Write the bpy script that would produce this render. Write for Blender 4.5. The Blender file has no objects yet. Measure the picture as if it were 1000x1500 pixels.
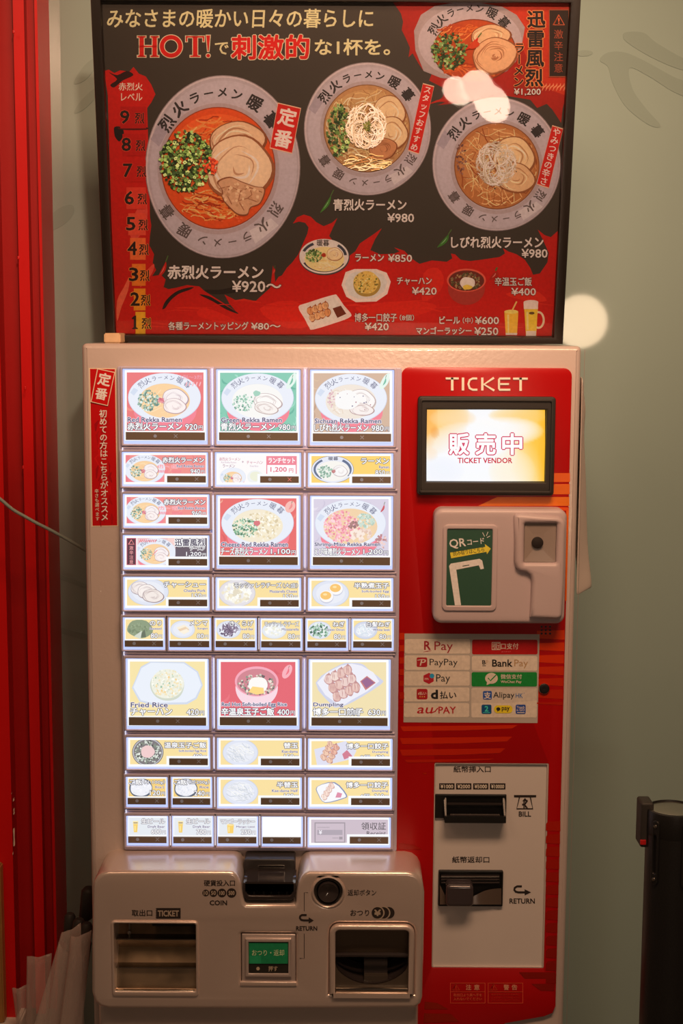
import bpy, bmesh, math, random
import numpy as np
from mathutils import Vector, Matrix
from mathutils.geometry import tessellate_polygon

# ------------------------------------------------------------------ camera, world, lights, exposure
C = bpy.context.scene.collection
F_PX = 2083.0
PITCH = math.radians(7.35)
ROLL = 0.0055
CAM = Vector((0.0133, -1.865, 1.641))
_f = Vector((0, math.cos(PITCH), -math.sin(PITCH)))
_r0 = Vector((1, 0, 0))
_u0 = Vector((0, math.sin(PITCH), math.cos(PITCH)))
_r = _r0 * math.cos(ROLL) + _u0 * math.sin(ROLL)
_u = _u0 * math.cos(ROLL) - _r0 * math.sin(ROLL)
cam_data = bpy.data.cameras.new('camera')
cam_data.sensor_fit = 'VERTICAL'
cam_data.sensor_height = 36.0
cam_data.lens = F_PX / 1500 * 36
cam_data.clip_start = 0.02
cam = bpy.data.objects.new('camera', cam_data)
C.objects.link(cam)
cam.matrix_world = Matrix(((_r.x, _u.x, -_f.x, CAM.x), (_r.y, _u.y, -_f.y, CAM.y),
                           (_r.z, _u.z, -_f.z, CAM.z), (0, 0, 0, 1)))
bpy.context.scene.camera = cam

WARM = (1.0, 0.58, 0.34)
world = bpy.data.worlds.new('world')
bpy.context.scene.world = world
world.use_nodes = True
world.node_tree.nodes['Background'].inputs[0].default_value = (1.0, 0.60, 0.38, 1)
world.node_tree.nodes['Background'].inputs[1].default_value = 0.065

def area_light(name, loc, target, size, size_y, power, col=WARM):
    d = bpy.data.lights.new(name, 'AREA')
    d.shape = 'RECTANGLE'; d.size = size; d.size_y = size_y; d.energy = power; d.color = col
    o = bpy.data.objects.new(name, d); C.objects.link(o)
    o.location = loc
    o.rotation_euler = (Vector(target) - Vector(loc)).to_track_quat('-Z', 'Y').to_euler()
    return o
l1 = area_light('ceiling_light_panel', (0.30, -1.10, 2.75), (0.25, -0.02, 1.75), 0.9, 0.35, 8.5)
l1.data.spread = math.radians(100)
l2 = area_light('ceiling_light_panel', (-1.0, -1.40, 2.8), (-0.35, 0.0, 1.4), 0.6, 0.4, 3.5)
_d = bpy.data.lights.new('poster_fill_spot', 'SPOT'); _d.energy = 125; _d.color = (1.0, 0.60, 0.40); _d.spot_size = math.radians(31); _d.spot_blend = 1.0; _d.shadow_soft_size = 0.05  # unseen spot added to brighten the poster
_o = bpy.data.objects.new('poster_fill_spot', _d); C.objects.link(_o); _o.location = (0.25, -2.2, 2.5)
_o.rotation_euler = (Vector((0.02, 0.0, 1.96)) - Vector(_o.location)).to_track_quat('-Z', 'Y').to_euler()

vs = bpy.context.scene.view_settings
vs.view_transform = 'Standard'; vs.look = 'None'; vs.gamma = 1.0; vs.exposure = 0.0
vs.use_curve_mapping = False

# ------------------------------------------------------------------ measuring helpers
def ray(px, py):
    return _f * F_PX + _r * (px - 500) - _u * (py - 750)
def at(px, py, y=0.0):
    d = ray(px, py); t = (y - CAM.y) / d.y
    return CAM + d * t
def rect(px0, py0, px1, py1, y=0.0):
    xm, ym = (px0 + px1) / 2, (py0 + py1) / 2
    return at(px0, ym, y).x, at(xm, py1, y).z, at(px1, ym, y).x, at(xm, py0, y).z   # x0, z0, x1, z1
def proj(p):
    v = Vector(p) - CAM; w = v.dot(_f)
    return 500 + F_PX * v.dot(_r) / w, 750 - F_PX * v.dot(_u) / w

# ------------------------------------------------------------------ colour
def s2l(c):
    c = c / 255.0
    return c / 12.92 if c <= 0.04045 else ((c + 0.055) / 1.055) ** 2.4
WHITE = (0.64, 0.455, 0.385)            # what a white sheet returns under the warm lamps
def lin(c): return tuple(s2l(v) for v in c)
def alb(c): return tuple(min(0.92, s2l(v) / w) for v, w in zip(c, WHITE))

# ------------------------------------------------------------------ materials
MATS = {}
def mat(name, col=(.8, .8, .8), rough=0.5, metal=0.0, bump=0.0, bscale=60.0, coat=0.0, vary=0.0, vscale=4.0,
        emit=None, strength=0.0, spec=None, coatr=0.05):
    if name in MATS: return MATS[name]
    m = bpy.data.materials.new(name); m.use_nodes = True
    nt = m.node_tree; b = nt.nodes['Principled BSDF']
    b.inputs['Base Color'].default_value = (*col, 1)
    b.inputs['Roughness'].default_value = rough
    b.inputs['Metallic'].default_value = metal
    b.inputs['Coat Weight'].default_value = coat
    b.inputs['Coat Roughness'].default_value = coatr
    if spec is not None: b.inputs['Specular IOR Level'].default_value = spec
    if emit:
        b.inputs['Emission Color'].default_value = (*emit, 1); b.inputs['Emission Strength'].default_value = strength
    if bump or vary:
        tc = nt.nodes.new('ShaderNodeTexCoord')
    if bump:
        n = nt.nodes.new('ShaderNodeTexNoise'); n.inputs['Scale'].default_value = bscale; n.inputs['Detail'].default_value = 3
        bp = nt.nodes.new('ShaderNodeBump'); bp.inputs['Strength'].default_value = bump; bp.inputs['Distance'].default_value = 0.002
        nt.links.new(tc.outputs['Object'], n.inputs['Vector']); nt.links.new(n.outputs[0], bp.inputs['Height'])
        nt.links.new(bp.outputs[0], b.inputs['Normal'])
        if coat: nt.links.new(bp.outputs[0], b.inputs['Coat Normal'])
    if vary:
        n = nt.nodes.new('ShaderNodeTexNoise'); n.inputs['Scale'].default_value = vscale; n.inputs['Detail'].default_value = 4
        mx = nt.nodes.new('ShaderNodeMix'); mx.data_type = 'RGBA'
        mx.inputs['A'].default_value = (*[c * (1 - vary) for c in col], 1)
        mx.inputs['B'].default_value = (*[min(1, c * (1 + vary)) for c in col], 1)
        nt.links.new(tc.outputs['Object'], n.inputs['Vector']); nt.links.new(n.outputs[0], mx.inputs['Factor'])
        nt.links.new(mx.outputs['Result'], b.inputs['Base Color'])
    MATS[name] = m
    return m
def ink_mat(name, mode, strength=1.0, rough=0.5, spec=0.3, grain=0.0):
    m = bpy.data.materials.new(name); m.use_nodes = True
    nt = m.node_tree; b = nt.nodes['Principled BSDF']
    a = nt.nodes.new('ShaderNodeAttribute'); a.attribute_name = 'Col'
    out = a.outputs['Color']
    if grain:
        tc = nt.nodes.new('ShaderNodeTexCoord'); n = nt.nodes.new('ShaderNodeTexNoise')
        n.inputs['Scale'].default_value = 260; n.inputs['Detail'].default_value = 4
        mr = nt.nodes.new('ShaderNodeMapRange'); mr.inputs['To Min'].default_value = 1 - grain; mr.inputs['To Max'].default_value = 1 + grain
        vm = nt.nodes.new('ShaderNodeVectorMath'); vm.operation = 'SCALE'
        nt.links.new(tc.outputs['Object'], n.inputs['Vector']); nt.links.new(n.outputs[0], mr.inputs['Value'])
        nt.links.new(out, vm.inputs[0]); nt.links.new(mr.outputs[0], vm.inputs['Scale']); out = vm.outputs[0]
    b.inputs['Roughness'].default_value = rough; b.inputs['Specular IOR Level'].default_value = spec
    if mode == 'lit':
        b.inputs['Base Color'].default_value = (0.02, 0.02, 0.02, 1)
        nt.links.new(out, b.inputs['Emission Color']); b.inputs['Emission Strength'].default_value = strength
        m.cycles.emission_sampling = 'NONE'
    else:
        nt.links.new(out, b.inputs['Base Color'])
    return m
INK = ink_mat('printed_ink', 'flat', grain=0.18)
GLOSSINK = ink_mat('glossy_vinyl_ink', 'flat', rough=0.25, spec=0.5)
LIT = ink_mat('backlit_film', 'lit', 1.0)

cream = mat('cream_enamel', (0.59, 0.505, 0.475), 0.24, bump=0.10, bscale=170, coat=0.3)
plastic = mat('cream_plastic', (0.60, 0.495, 0.52), 0.38, bump=0.05, bscale=900)
capmat = mat('cap_plastic_glow_tint', (0.60, 0.57, 0.76), 0.25)  # lavender in the base colour stands in for blue light from the buttons
silver = mat('silver_metallic_paint', (0.82, 0.70, 0.645), 0.25, metal=0.5, bump=0.06, bscale=1400)
redm = mat('red_panel_film', (0.49, 0.002, 0.003), 0.3, vary=0.12, vscale=9)
black = mat('black_plastic', (0.012, 0.012, 0.012), 0.32)
blackm = mat('matt_black_plastic', (0.03, 0.027, 0.024), 0.55, bump=0.05, bscale=900)
glossb = mat('smoked_gloss_plastic', (0.035, 0.028, 0.028), 0.12, coat=0.6)
steel = mat('brushed_steel', (0.45, 0.42, 0.38), 0.22, metal=1.0, vary=0.25, vscale=14)
lamp_white = mat('button_backlight', (0.15, 0.15, 0.15), 0.4, emit=(0.50, 0.60, 1.0), strength=1.05)
gapglow = mat('backlight_leak', (0.8, 0.8, 0.8), 0.4, emit=(0.70, 0.80, 1.0), strength=0.75)
stripmat = mat('sold_out_window', (0.20, 0.165, 0.135), 0.3)

# ------------------------------------------------------------------ object helpers
def tag(o, label=None, cat=None, group=None, kind=None):
    for k, v in (('label', label), ('category', cat), ('group', group), ('kind', kind)):
        if v: o[k] = v
    return o
def thing(name, label, cat, loc, group=None):
    o = bpy.data.objects.new(name, None); C.objects.link(o); o.location = loc
    o.empty_display_size = 0.05
    return tag(o, label, cat, group)
def link(name, me, parent=None):
    o = bpy.data.objects.new(name, me); C.objects.link(o)
    if parent is not None:
        p = Vector((0, 0, 0)); q = parent
        while q: p += q.location; q = q.parent
        # children sit at the same world origin as their mesh data
        o.parent = parent; o.location = -p
    return o
def build(name, verts, faces, m, parent=None, smooth=0.6):
    me = bpy.data.meshes.new(name); me.from_pydata([tuple(v) for v in verts], [], faces)
    me.materials.append(m); me.update()
    if smooth:
        me.polygons.foreach_set('use_smooth', [True] * len(me.polygons)); me.set_sharp_from_angle(angle=smooth)
    return link(name, me, parent)
class MB:
    def __init__(s): s.v = []; s.f = []
    def add(s, v, f):
        k = len(s.v); s.v += [Vector(p) for p in v]; s.f += [[i + k for i in q] for q in f]; return s
    def box(s, x0, y0, z0, x1, y1, z1):
        v = [(x0, y0, z0), (x1, y0, z0), (x1, y1, z0), (x0, y1, z0), (x0, y0, z1), (x1, y0, z1), (x1, y1, z1), (x0, y1, z1)]
        return s.add(v, [(0, 3, 2, 1), (4, 5, 6, 7), (0, 1, 5, 4), (1, 2, 6, 5), (2, 3, 7, 6), (3, 0, 4, 7)])
    def plate(s, loops, yf, yb, bev=0.0, seg=3, back=False):
        """Plate with holes: loops of (x, z); first is the outline. Front at yf, back at yb, bevelled front edges."""
        L = []
        for i, lp in enumerate(loops):
            a = sum(lp[j][0] * lp[(j + 1) % len(lp)][1] - lp[(j + 1) % len(lp)][0] * lp[j][1] for j in range(len(lp)))
            if (a > 0) != (i == 0): lp = lp[::-1]
            L.append(lp)
        def off(lp, d):
            out = []; n = len(lp)
            for j in range(n):
                p0, p1, p2 = Vector(lp[j - 1]), Vector(lp[j]), Vector(lp[(j + 1) % n])
                e0 = (p1 - p0); e1 = (p2 - p1)
                if e0.length < 1e-9 or e1.length < 1e-9: out.append(p1); continue
                e0.normalize(); e1.normalize()
                n0 = Vector((-e0.y, e0.x)); n1 = Vector((-e1.y, e1.x)); m = n0 + n1
                if m.length < 1e-6: out.append(p1 + n0 * d); continue
                m.normalize(); out.append(p1 + m * d / max(0.35, m.dot(n0)))
            return out
        rings = []
        if bev > 0:
            for k in range(seg + 1):
                t = k / seg * math.pi / 2
                rings.append((bev * (1 - math.sin(t)), yf + bev * (1 - math.cos(t))))
        else: rings = [(0, yf)]
        rings.append((0, yb))
        k0 = len(s.v); idx = []
        for lp in L:
            per = []
            for d, y in rings:
                o = off(lp, d) if d > 0 else [Vector(p) for p in lp]
                per.append(range(len(s.v), len(s.v) + len(o)))
                s.v += [Vector((p.x, y, p.y)) for p in o]
            idx.append(per)
            for a, b in zip(per[:-1], per[1:]):
                n = len(a)
                for j in range(n):
                    s.f.append([a[j], b[j], b[(j + 1) % n], a[(j + 1) % n]])
        def cap(which, flip):
            polys = [[Vector((s.v[i].x, s.v[i].z, 0)) for i in per[which]] for per in idx]
            flat = [i for per in idx for i in per[which]]
            for t in tessellate_polygon(polys):
                q = [flat[i] for i in t]
                a, b, c = (s.v[i] for i in q)
                nrm = (b - a).cross(c - a).y
                if (nrm > 0) != flip: q = q[::-1]
                s.f.append(q)
        cap(0, False)
        if back: cap(-1, True)
        return s
    def lathe(s, prof, c, axis='Y', n=32, a0=0, a1=2 * math.pi):
        """prof: (radius, position along the axis)"""
        full = abs(a1 - a0 - 2 * math.pi) < 1e-6; k = len(s.v); m = n if full else n + 1
        for r, h in prof:
            for j in range(m):
                a = a0 + (a1 - a0) * j / n; u, w = r * math.cos(a), r * math.sin(a)
                s.v.append(Vector((c[0] + u, c[1] + h, c[2] + w)) if axis == 'Y' else Vector((c[0] + u, c[1] + w, c[2] + h)))
        for i in range(len(prof) - 1):
            for j in range(n):
                j2 = (j + 1) % m
                q = [k + i * m + j, k + i * m + j2, k + (i + 1) * m + j2, k + (i + 1) * m + j]
                s.f.append(q if axis == 'Z' else q[::-1])
        return s
    def tube(s, pts, r, n=10):
        pts = [Vector(p) for p in pts]; k = len(s.v); up = Vector((0.13, 0.2, 0.97))
        for i, p in enumerate(pts):
            t = (pts[min(i + 1, len(pts) - 1)] - pts[max(i - 1, 0)]).normalized()
            a = t.cross(up).normalized(); b = t.cross(a)
            rr_ = r[i] if isinstance(r, (list, tuple)) else r
            s.v += [p + (a * math.cos(2 * math.pi * j / n) + b * math.sin(2 * math.pi * j / n)) * rr_ for j in range(n)]
        for i in range(len(pts) - 1):
            for j in range(n):
                s.f.append([k + i * n + j, k + i * n + (j + 1) % n, k + (i + 1) * n + (j + 1) % n, k + (i + 1) * n + j])
        s.f.append([k + j for j in range(n)][::-1]); s.f.append([k + (len(pts) - 1) * n + j for j in range(n)])
        return s
    def go(s, name, m, parent=None, smooth=0.6, bevel=0, fix=False):
        o = build(name, s.v, s.f, m, parent, smooth)
        if bevel or fix:
            bm = bmesh.new(); bm.from_mesh(o.data)
            if bevel:
                bmesh.ops.bevel(bm, geom=[e for e in bm.edges if len(e.link_faces) == 2 and e.calc_face_angle(0) > 0.5], offset=bevel, segments=2, affect='EDGES', clamp_overlap=True)
            bmesh.ops.recalc_face_normals(bm, faces=bm.faces)
            bm.to_mesh(o.data); bm.free()
            o.data.polygons.foreach_set('use_smooth', [True] * len(o.data.polygons)); o.data.set_sharp_from_angle(angle=smooth or 0.6)
        return o
def rr(x0, z0, x1, z1, r, n=5, corners=(1, 1, 1, 1)):
    out = []
    for (cx, cz, a, on) in ((x0 + r, z0 + r, math.pi, corners[0]), (x1 - r, z0 + r, 1.5 * math.pi, corners[1]),
                            (x1 - r, z1 - r, 0, corners[2]), (x0 + r, z1 - r, .5 * math.pi, corners[3])):
        if not on or r <= 0:
            out.append((x0 if cx < (x0 + x1) / 2 else x1, z0 if cz < (z0 + z1) / 2 else z1)); continue
        for k in range(n + 1):
            t = a + k / n * math.pi / 2; out.append((cx + r * math.cos(t), cz + r * math.sin(t)))
    return out
def R(px0, py0, px1, py1, y, r_px=0, n=5, corners=(1, 1, 1, 1)):
    x0, z0, x1, z1 = rect(px0, py0, px1, py1, y)
    return rr(x0, z0, x1, z1, r_px * (x1 - x0) / (px1 - px0), n, corners)
def LP(pts, y): return [(lambda p: (p.x, p.z))(at(a, b, y)) for a, b in pts]
def circ(px, py, rpx, y, n=28):
    c = at(px, py, y); r = at(px + rpx, py, y).x - c.x
    return [(c.x + r * math.cos(2 * math.pi * k / n), c.z + r * math.sin(2 * math.pi * k / n)) for k in range(n)]

# ------------------------------------------------------------------ flat print: coloured shapes laid on a plane
GL = {}
def glyphs(k):
    if k not in GL:
        cu = bpy.data.curves.new('lettering', 'FONT'); cu.body = k; cu.size = 1; cu.resolution_u = 2
        o = bpy.data.objects.new('lettering', cu); C.objects.link(o)
        me = bpy.data.meshes.new_from_object(o.evaluated_get(bpy.context.evaluated_depsgraph_get()))
        me.calc_loop_triangles()
        GL[k] = (np.array([(v.co.x, v.co.y) for v in me.vertices]), np.array([list(p.vertices) for p in me.loop_triangles]))
        bpy.data.objects.remove(o); bpy.data.meshes.remove(me); bpy.data.curves.remove(cu)
    return GL[k]
rng = random.Random(7)
STEP = 6e-6
class Print:
    def __init__(s, P0, n=(0, -1, 0), lift=0.0004, conv=alb, step=STEP):
        s.P0 = Vector(P0); s.n = Vector(n).normalized(); s.lift = lift; s.conv = conv
        s.P = []; s.Lr = []; s.Cc = []; s.F = []; s.nv = 0; s.layer = 0; s.step = step; s.clip = None
    def raw(s, pts, faces, col, layer=None):
        pts = np.array(pts, dtype=float)
        if s.clip:
            x0, y0, x1, y1 = s.clip
            pts = np.stack([np.clip(pts[:, 0], x0, x1), np.clip(pts[:, 1], y0, y1)], 1)
        s.P.append(pts); n = len(pts)
        if layer is None: s.layer += 1; layer = s.layer
        s.Lr.append(np.full(n, layer, dtype=float)); s.Cc.append(np.tile(s.conv(col), (n, 1)))
        if not isinstance(faces, np.ndarray):
            faces = np.array([t for f in faces for t in ([f] if len(f) == 3 else [[f[0], f[i], f[i + 1]] for i in range(1, len(f) - 1)])])
        s.F.append(faces + s.nv); s.nv += n
    def stamp(s, pts, faces, col, spread):
        """thicken a glyph by laying shifted copies of it"""
        s.layer += 1
        if spread <= 0: s.raw(pts, faces, col, s.layer); return
        n = 4 if spread < 0.55 else 8
        s.raw(pts, faces, col, s.layer + .9)
        for k in range(n):
            a = 2 * math.pi * (k + .5) / n
            s.raw(pts + np.array([[spread * math.cos(a), spread * math.sin(a)]]), faces, col, s.layer + k * .11)
        s.layer += 1
    def poly(s, pts, col, layer=None):
        if len(pts) > 4:
            tr = tessellate_polygon([[Vector((p[0], p[1], 0)) for p in pts]])
            s.raw(pts, [list(t) for t in tr], col, layer)
        else: s.raw(pts, [list(range(len(pts)))], col, layer)
    def box(s, x0, y0, x1, y1, col): s.poly([(x0, y0), (x1, y0), (x1, y1), (x0, y1)], col)
    def el(s, cx, cy, rx, ry, col, rot=0, n=36, wob=0, layer=None, ph=None):
        c, sn = math.cos(rot), math.sin(rot); pts = []
        ph = rng.random() * 6 if ph is None else ph
        for k in range(n):
            a = 2 * math.pi * k / n; w = 1 + wob * (math.sin(3 * a + ph) * .6 + math.sin(5 * a + 2 * ph) * .4)
            x, y = rx * w * math.cos(a), ry * w * math.sin(a); pts.append((cx + x * c - y * sn, cy + x * sn + y * c))
        pts.append((cx, cy)); m = n
        s.raw(pts, [[m, k, (k + 1) % n] for k in range(n)], col, layer)
    def ring(s, cx, cy, rx, ry, w, col, rot=0, n=48, a0=0, a1=2 * math.pi):
        pts = []; c, sn = math.cos(rot), math.sin(rot)
        for k in range(n + 1):
            a = a0 + (a1 - a0) * k / n
            for q in (0, 1):
                x, y = (rx - w * q) * math.cos(a), (ry - w * q) * math.sin(a); pts.append((cx + x * c - y * sn, cy + x * sn + y * c))
        s.raw(pts, [[2 * k, 2 * k + 1, 2 * k + 3, 2 * k + 2] for k in range(n)], col)
    def grid(s, x0, y0, x1, y1, nx, ny, fn):
        """a smooth colour field, one colour per grid point"""
        s.layer += 1; P_ = [(x0 + (x1 - x0) * i / nx, y0 + (y1 - y0) * j / ny) for j in range(ny + 1) for i in range(nx + 1)]
        s.P.append(np.array(P_)); n = len(P_); s.Lr.append(np.full(n, float(s.layer))); s.Cc.append(np.array([s.conv(fn(x, y)) for x, y in P_]))
        F = []
        for j in range(ny):
            for i in range(nx):
                a = j * (nx + 1) + i; F += [[a, a + 1, a + nx + 2], [a, a + nx + 2, a + nx + 1]]
        s.F.append(np.array(F) + s.nv); s.nv += n
    def line(s, pts, w, col, closed=False, taper=False, layer=None):
        if closed: pts = list(pts) + [pts[0], pts[1]]
        P = [Vector(p) for p in pts]; out = []; n = len(P)
        for i, p in enumerate(P):
            t = (P[min(i + 1, n - 1)] - P[max(i - 1, 0)]); t = t.normalized() if t.length > 1e-9 else Vector((1, 0))
            q = Vector((-t.y, t.x)) * w / 2 * (math.sin(math.pi * (i + .3) / (n - .4)) if taper else 1)
            out += [tuple(p + q), tuple(p - q)]
        s.raw(out, [[2 * k, 2 * k + 1, 2 * k + 3, 2 * k + 2] for k in range(n - 1)], col, layer)
    def frame(s, x0, y0, x1, y1, w, col):
        s.box(x0, y0, x1, y0 + w, col); s.box(x0, y1 - w, x1, y1, col); s.box(x0, y0, x0 + w, y1, col); s.box(x1 - w, y0, x1, y1, col)
    def rrect(s, x0, y0, x1, y1, r, col): s.poly(rr(x0, y0, x1, y1, r, 4), col)
    def text(s, t, x0, y0, x1, y1, col, bold=0.0, out=None, ow=0.05, rot=0, slant=0.0):
        v, f = glyphs(t); a, b = v.min(0), v.max(0); h = y1 - y0
        em = min(h, (x1 - x0) / max(1e-6, b[0] - a[0])) if len(t) > 1 else h
        d = bold * em * .7
        x0 += d * .6; x1 -= d * .6; y0 += d * .5; y1 -= d * .5
        px = x0 + (v[:, 0] + slant * v[:, 1] - a[0]) / (b[0] - a[0]) * (x1 - x0)
        py = y1 - (v[:, 1] - a[1]) / (b[1] - a[1]) * (y1 - y0)
        if rot:
            cx, cy = (x0 + x1) / 2, (y0 + y1) / 2; c, sn = math.cos(rot), math.sin(rot)
            px, py = cx + (px - cx) * c - (py - cy) * sn, cy + (px - cx) * sn + (py - cy) * c
        P_ = np.stack([px, py], 1)
        if out: s.stamp(P_, f, out, d + ow * em * .9)
        s.stamp(P_, f, col, d)
    def char(s, ch, cx, cy, size, col, rot=0, bold=0.015, out=None, ow=0.05, sx=1.0):
        v, f = glyphs(ch); c, sn = math.cos(rot), math.sin(rot)
        x = (v[:, 0] - 0.5) * size * sx; y = -(v[:, 1] - 0.37) * size
        P_ = np.stack([cx + x * c - y * sn, cy + x * sn + y * c], 1)
        if out: s.stamp(P_, f, out, (bold * .5 + ow * .9) * size)
        s.stamp(P_, f, col, bold * size * .5)
    def vtext(s, t, x, y0, y1, size, col, rot=0, x1=None, **k):
        n = len(t)
        for i, ch in enumerate(t):
            u = (i + .5) / n
            cx = x + ((x1 if x1 is not None else x) - x) * u
            if ch == 'ー': s.char('ー', cx, y0 + (y1 - y0) * u, size, col, rot + math.pi / 2, **k)
            else: s.char(ch, cx, y0 + (y1 - y0) * u, size, col, rot, **k)
    def arc(s, t, cx, cy, rx, ry, a0, a1, size, col, bold=0.03, inward=False, sizes=None):
        n = len(t); fr_ = (0, .15, .295, .415, .53, .65, .81, 1) if n == 8 else [i / (n - 1) for i in range(n)]
        for i, ch in enumerate(t):
            a = math.radians(a0 + (a1 - a0) * fr_[i])
            x, y = cx + rx * math.sin(a), cy - ry * math.cos(a)
            s.char(ch, x, y, size * (sizes[i] if sizes else 1), col, a, bold)
    def go(s, name, m, parent=None):
        P = np.concatenate(s.P); Lr = np.concatenate(s.Lr); Cc = np.concatenate(s.Cc)
        f, r, u, cm = (np.array(v) for v in (_f, _r, _u, CAM)); nn = np.array(s.n); p0 = np.array(s.P0)
        D = f[None] * F_PX + (P[:, :1] - 500) * r[None] - (P[:, 1:] - 750) * u[None]
        t = ((p0 - cm) @ nn) / (D @ nn)
        W = cm[None] + D * t[:, None] + nn[None] * (s.lift + Lr[:, None] * s.step)
        me = bpy.data.meshes.new(name)
        me.vertices.add(len(W)); me.vertices.foreach_set('co', W.astype(np.float32).ravel())
        F = np.concatenate(s.F)
        nz = np.cross(W[F[:, 1]] - W[F[:, 0]], W[F[:, 2]] - W[F[:, 0]]) @ nn
        F[nz < 0] = F[nz < 0][:, ::-1]; F = F[np.abs(nz) > 1e-13]
        me.loops.add(F.size); me.loops.foreach_set('vertex_index', F.ravel().astype(np.int32))
        me.polygons.add(len(F)); me.polygons.foreach_set('loop_start', np.arange(0, F.size, 3, dtype=np.int32))
        me.update(calc_edges=True)
        at_ = me.color_attributes.new('Col', 'FLOAT_COLOR', 'POINT')
        at_.data.foreach_set('color', np.concatenate([Cc, np.ones((len(Cc), 1))], 1).astype(np.float32).ravel())
        me.materials.append(m)
        return link(name, me, parent)

# ------------------------------------------------------------------ the setting
WALL_Y = 0.30
wallm = mat('back_painted_glass', (0.33, 0.45, 0.42), 0.035, vary=0.05, vscale=1.2, spec=0.75)
floorm = mat('floor_tile', (0.16, 0.14, 0.12), 0.4, vary=0.2)
ceilm = mat('ceiling_paint', (0.45, 0.40, 0.34), 0.8)
def struct(o): return tag(o, kind='structure')
struct(MB().box(-2.2, WALL_Y, 0, 2.4, WALL_Y + 0.012, 2.95).go('wall_back', wallm))
struct(MB().box(-2.2, -4.2, -0.05, 2.4, WALL_Y + 0.012, 0).go('floor', floorm))
struct(MB().box(-2.2, -4.2, 2.95, 2.4, WALL_Y + 0.012, 3.0).go('ceiling', ceilm))
wall = bpy.data.objects['wall_back']
film = mat('etched_film', (0.285, 0.39, 0.36), 0.10, spec=0.6)
def stroke(pts):
    # brush stroke of film on the glass, half a millimetre thick
    o = MB().plate([LP(pts, WALL_Y)], WALL_Y - 0.0006, WALL_Y - 0.00005).go('brush_stroke', film, wall, smooth=None)
def blob(pts, n=8):
    out = []
    m = len(pts)
    for i in range(m):
        p0, p1, p2, p3 = (Vector(pts[(i + k - 1) % m]) for k in range(4))
        for j in range(n):
            t = j / n
            out.append(tuple(0.5 * ((2 * p1) + (-p0 + p2) * t + (2 * p0 - 5 * p1 + 4 * p2 - p3) * t * t + (-p0 + 3 * p1 - 3 * p2 + p3) * t ** 3)))
    return out
stroke(blob([(912, 52), (918, 47), (942, 48), (960, 62), (990, 80), (1012, 92), (1010, 104), (985, 98), (950, 82), (918, 62)]))
stroke(blob([(878, 88), (890, 77), (915, 77), (945, 90), (985, 112), (1012, 124), (1010, 142), (985, 134), (950, 112), (922, 100), (926, 130), (945, 158), (967, 184), (950, 183), (916, 156), (897, 122), (890, 98)]))
stroke(blob([(846, 78), (850, 74), (863, 74), (868, 78), (860, 82), (848, 82)]))
stroke(blob([(108, 122), (122, 98), (138, 86), (139, 100), (124, 118)]))
stroke(blob([(109, 163), (120, 146), (141, 128), (142, 140), (126, 158), (112, 166)]))
stroke(blob([(60, 342), (80, 310), (104, 300), (108, 312), (92, 330)]))
stroke(blob([(62, 833), (100, 846), (126, 856), (126, 862), (98, 852), (62, 840)]))
stroke(blob([(66, 912), (100, 922), (128, 930), (128, 938), (98, 930), (66, 920)]))

# red painted steel jamb at the left: a stepped profile run up the whole wall
redpaint = mat('red_gloss_paint', (0.70, 0.003, 0.003), 0.38, bump=0.10, bscale=25, vary=0.06, vscale=3)
shaded_red = mat('red_paint_channel_shade', (0.42, 0.003, 0.003), 0.45, bump=0.10, bscale=25)  # same red, darkened in its colour for the shade in the channels
def X(px, py, y): return at(px, py, y).x
yj = 0.20
xe = [X(p, 1300, yj) for p in (-260, 20, 46, 61, 74, 78)]
prof = [(xe[0], yj + .0), (xe[1], yj), (xe[1], yj + .03), (xe[2], yj + .03), (xe[2], yj + .012), (xe[3], yj + .012), (xe[3], yj + .03), (xe[4], yj + .03), (xe[4], yj + .018), (xe[5], yj + .018), (xe[5], WALL_Y), (xe[0], WALL_Y)]
zl = at(10, 1490, yj).z
v = [(x, y, zl) for x, y in prof] + [(x, y, 2.95) for x, y in prof]; n = len(prof)
o = build('trim_1', v, [[i, (i + 1) % n, (i + 1) % n + n, i + n] for i in range(n)] + [list(range(n))[::-1], list(range(n, 2 * n))], redpaint, smooth=None)
o.data.materials.append(shaded_red)
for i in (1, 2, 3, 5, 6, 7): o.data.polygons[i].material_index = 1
struct(o); jamb = o
chip = mat('bare_undercoat', (0.75, 0.62, 0.5), 0.7)
for px, py, w, h in ((20.0, 1171, 2.0, 6), (20.5, 1188, 1.6, 10), (20.6, 1226, 2.2, 26), (17, 1162, 1.2, 3), (19, 1250, 1.2, 5)):
    x0, z0, x1, z1 = rect(px - w / 2, py - h / 2, px + w / 2, py + h / 2, yj)
    MB().plate([blob([(x0, z0), (x1, z0 + .002), (x1 - .0003, (z0 + z1) / 2), (x1, z1), (x0, z1 - .003), (x0 + .0004, (z0 + z1) / 2)], 3)], yj - .0005, yj).go('paint_chip', chip, jamb, smooth=None)
for px, py in ((37, 568), (34, 684), (20, 46), (27, 377)):
    x0, z0, x1, z1 = rect(px - 1.5, py - 2, px + 1.5, py + 3, yj)
    MB().plate([rr(x0, z0, x1, z1, .001)], yj - .0012, yj, .0008, 2).go('paint_drip', redpaint, jamb)
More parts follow.
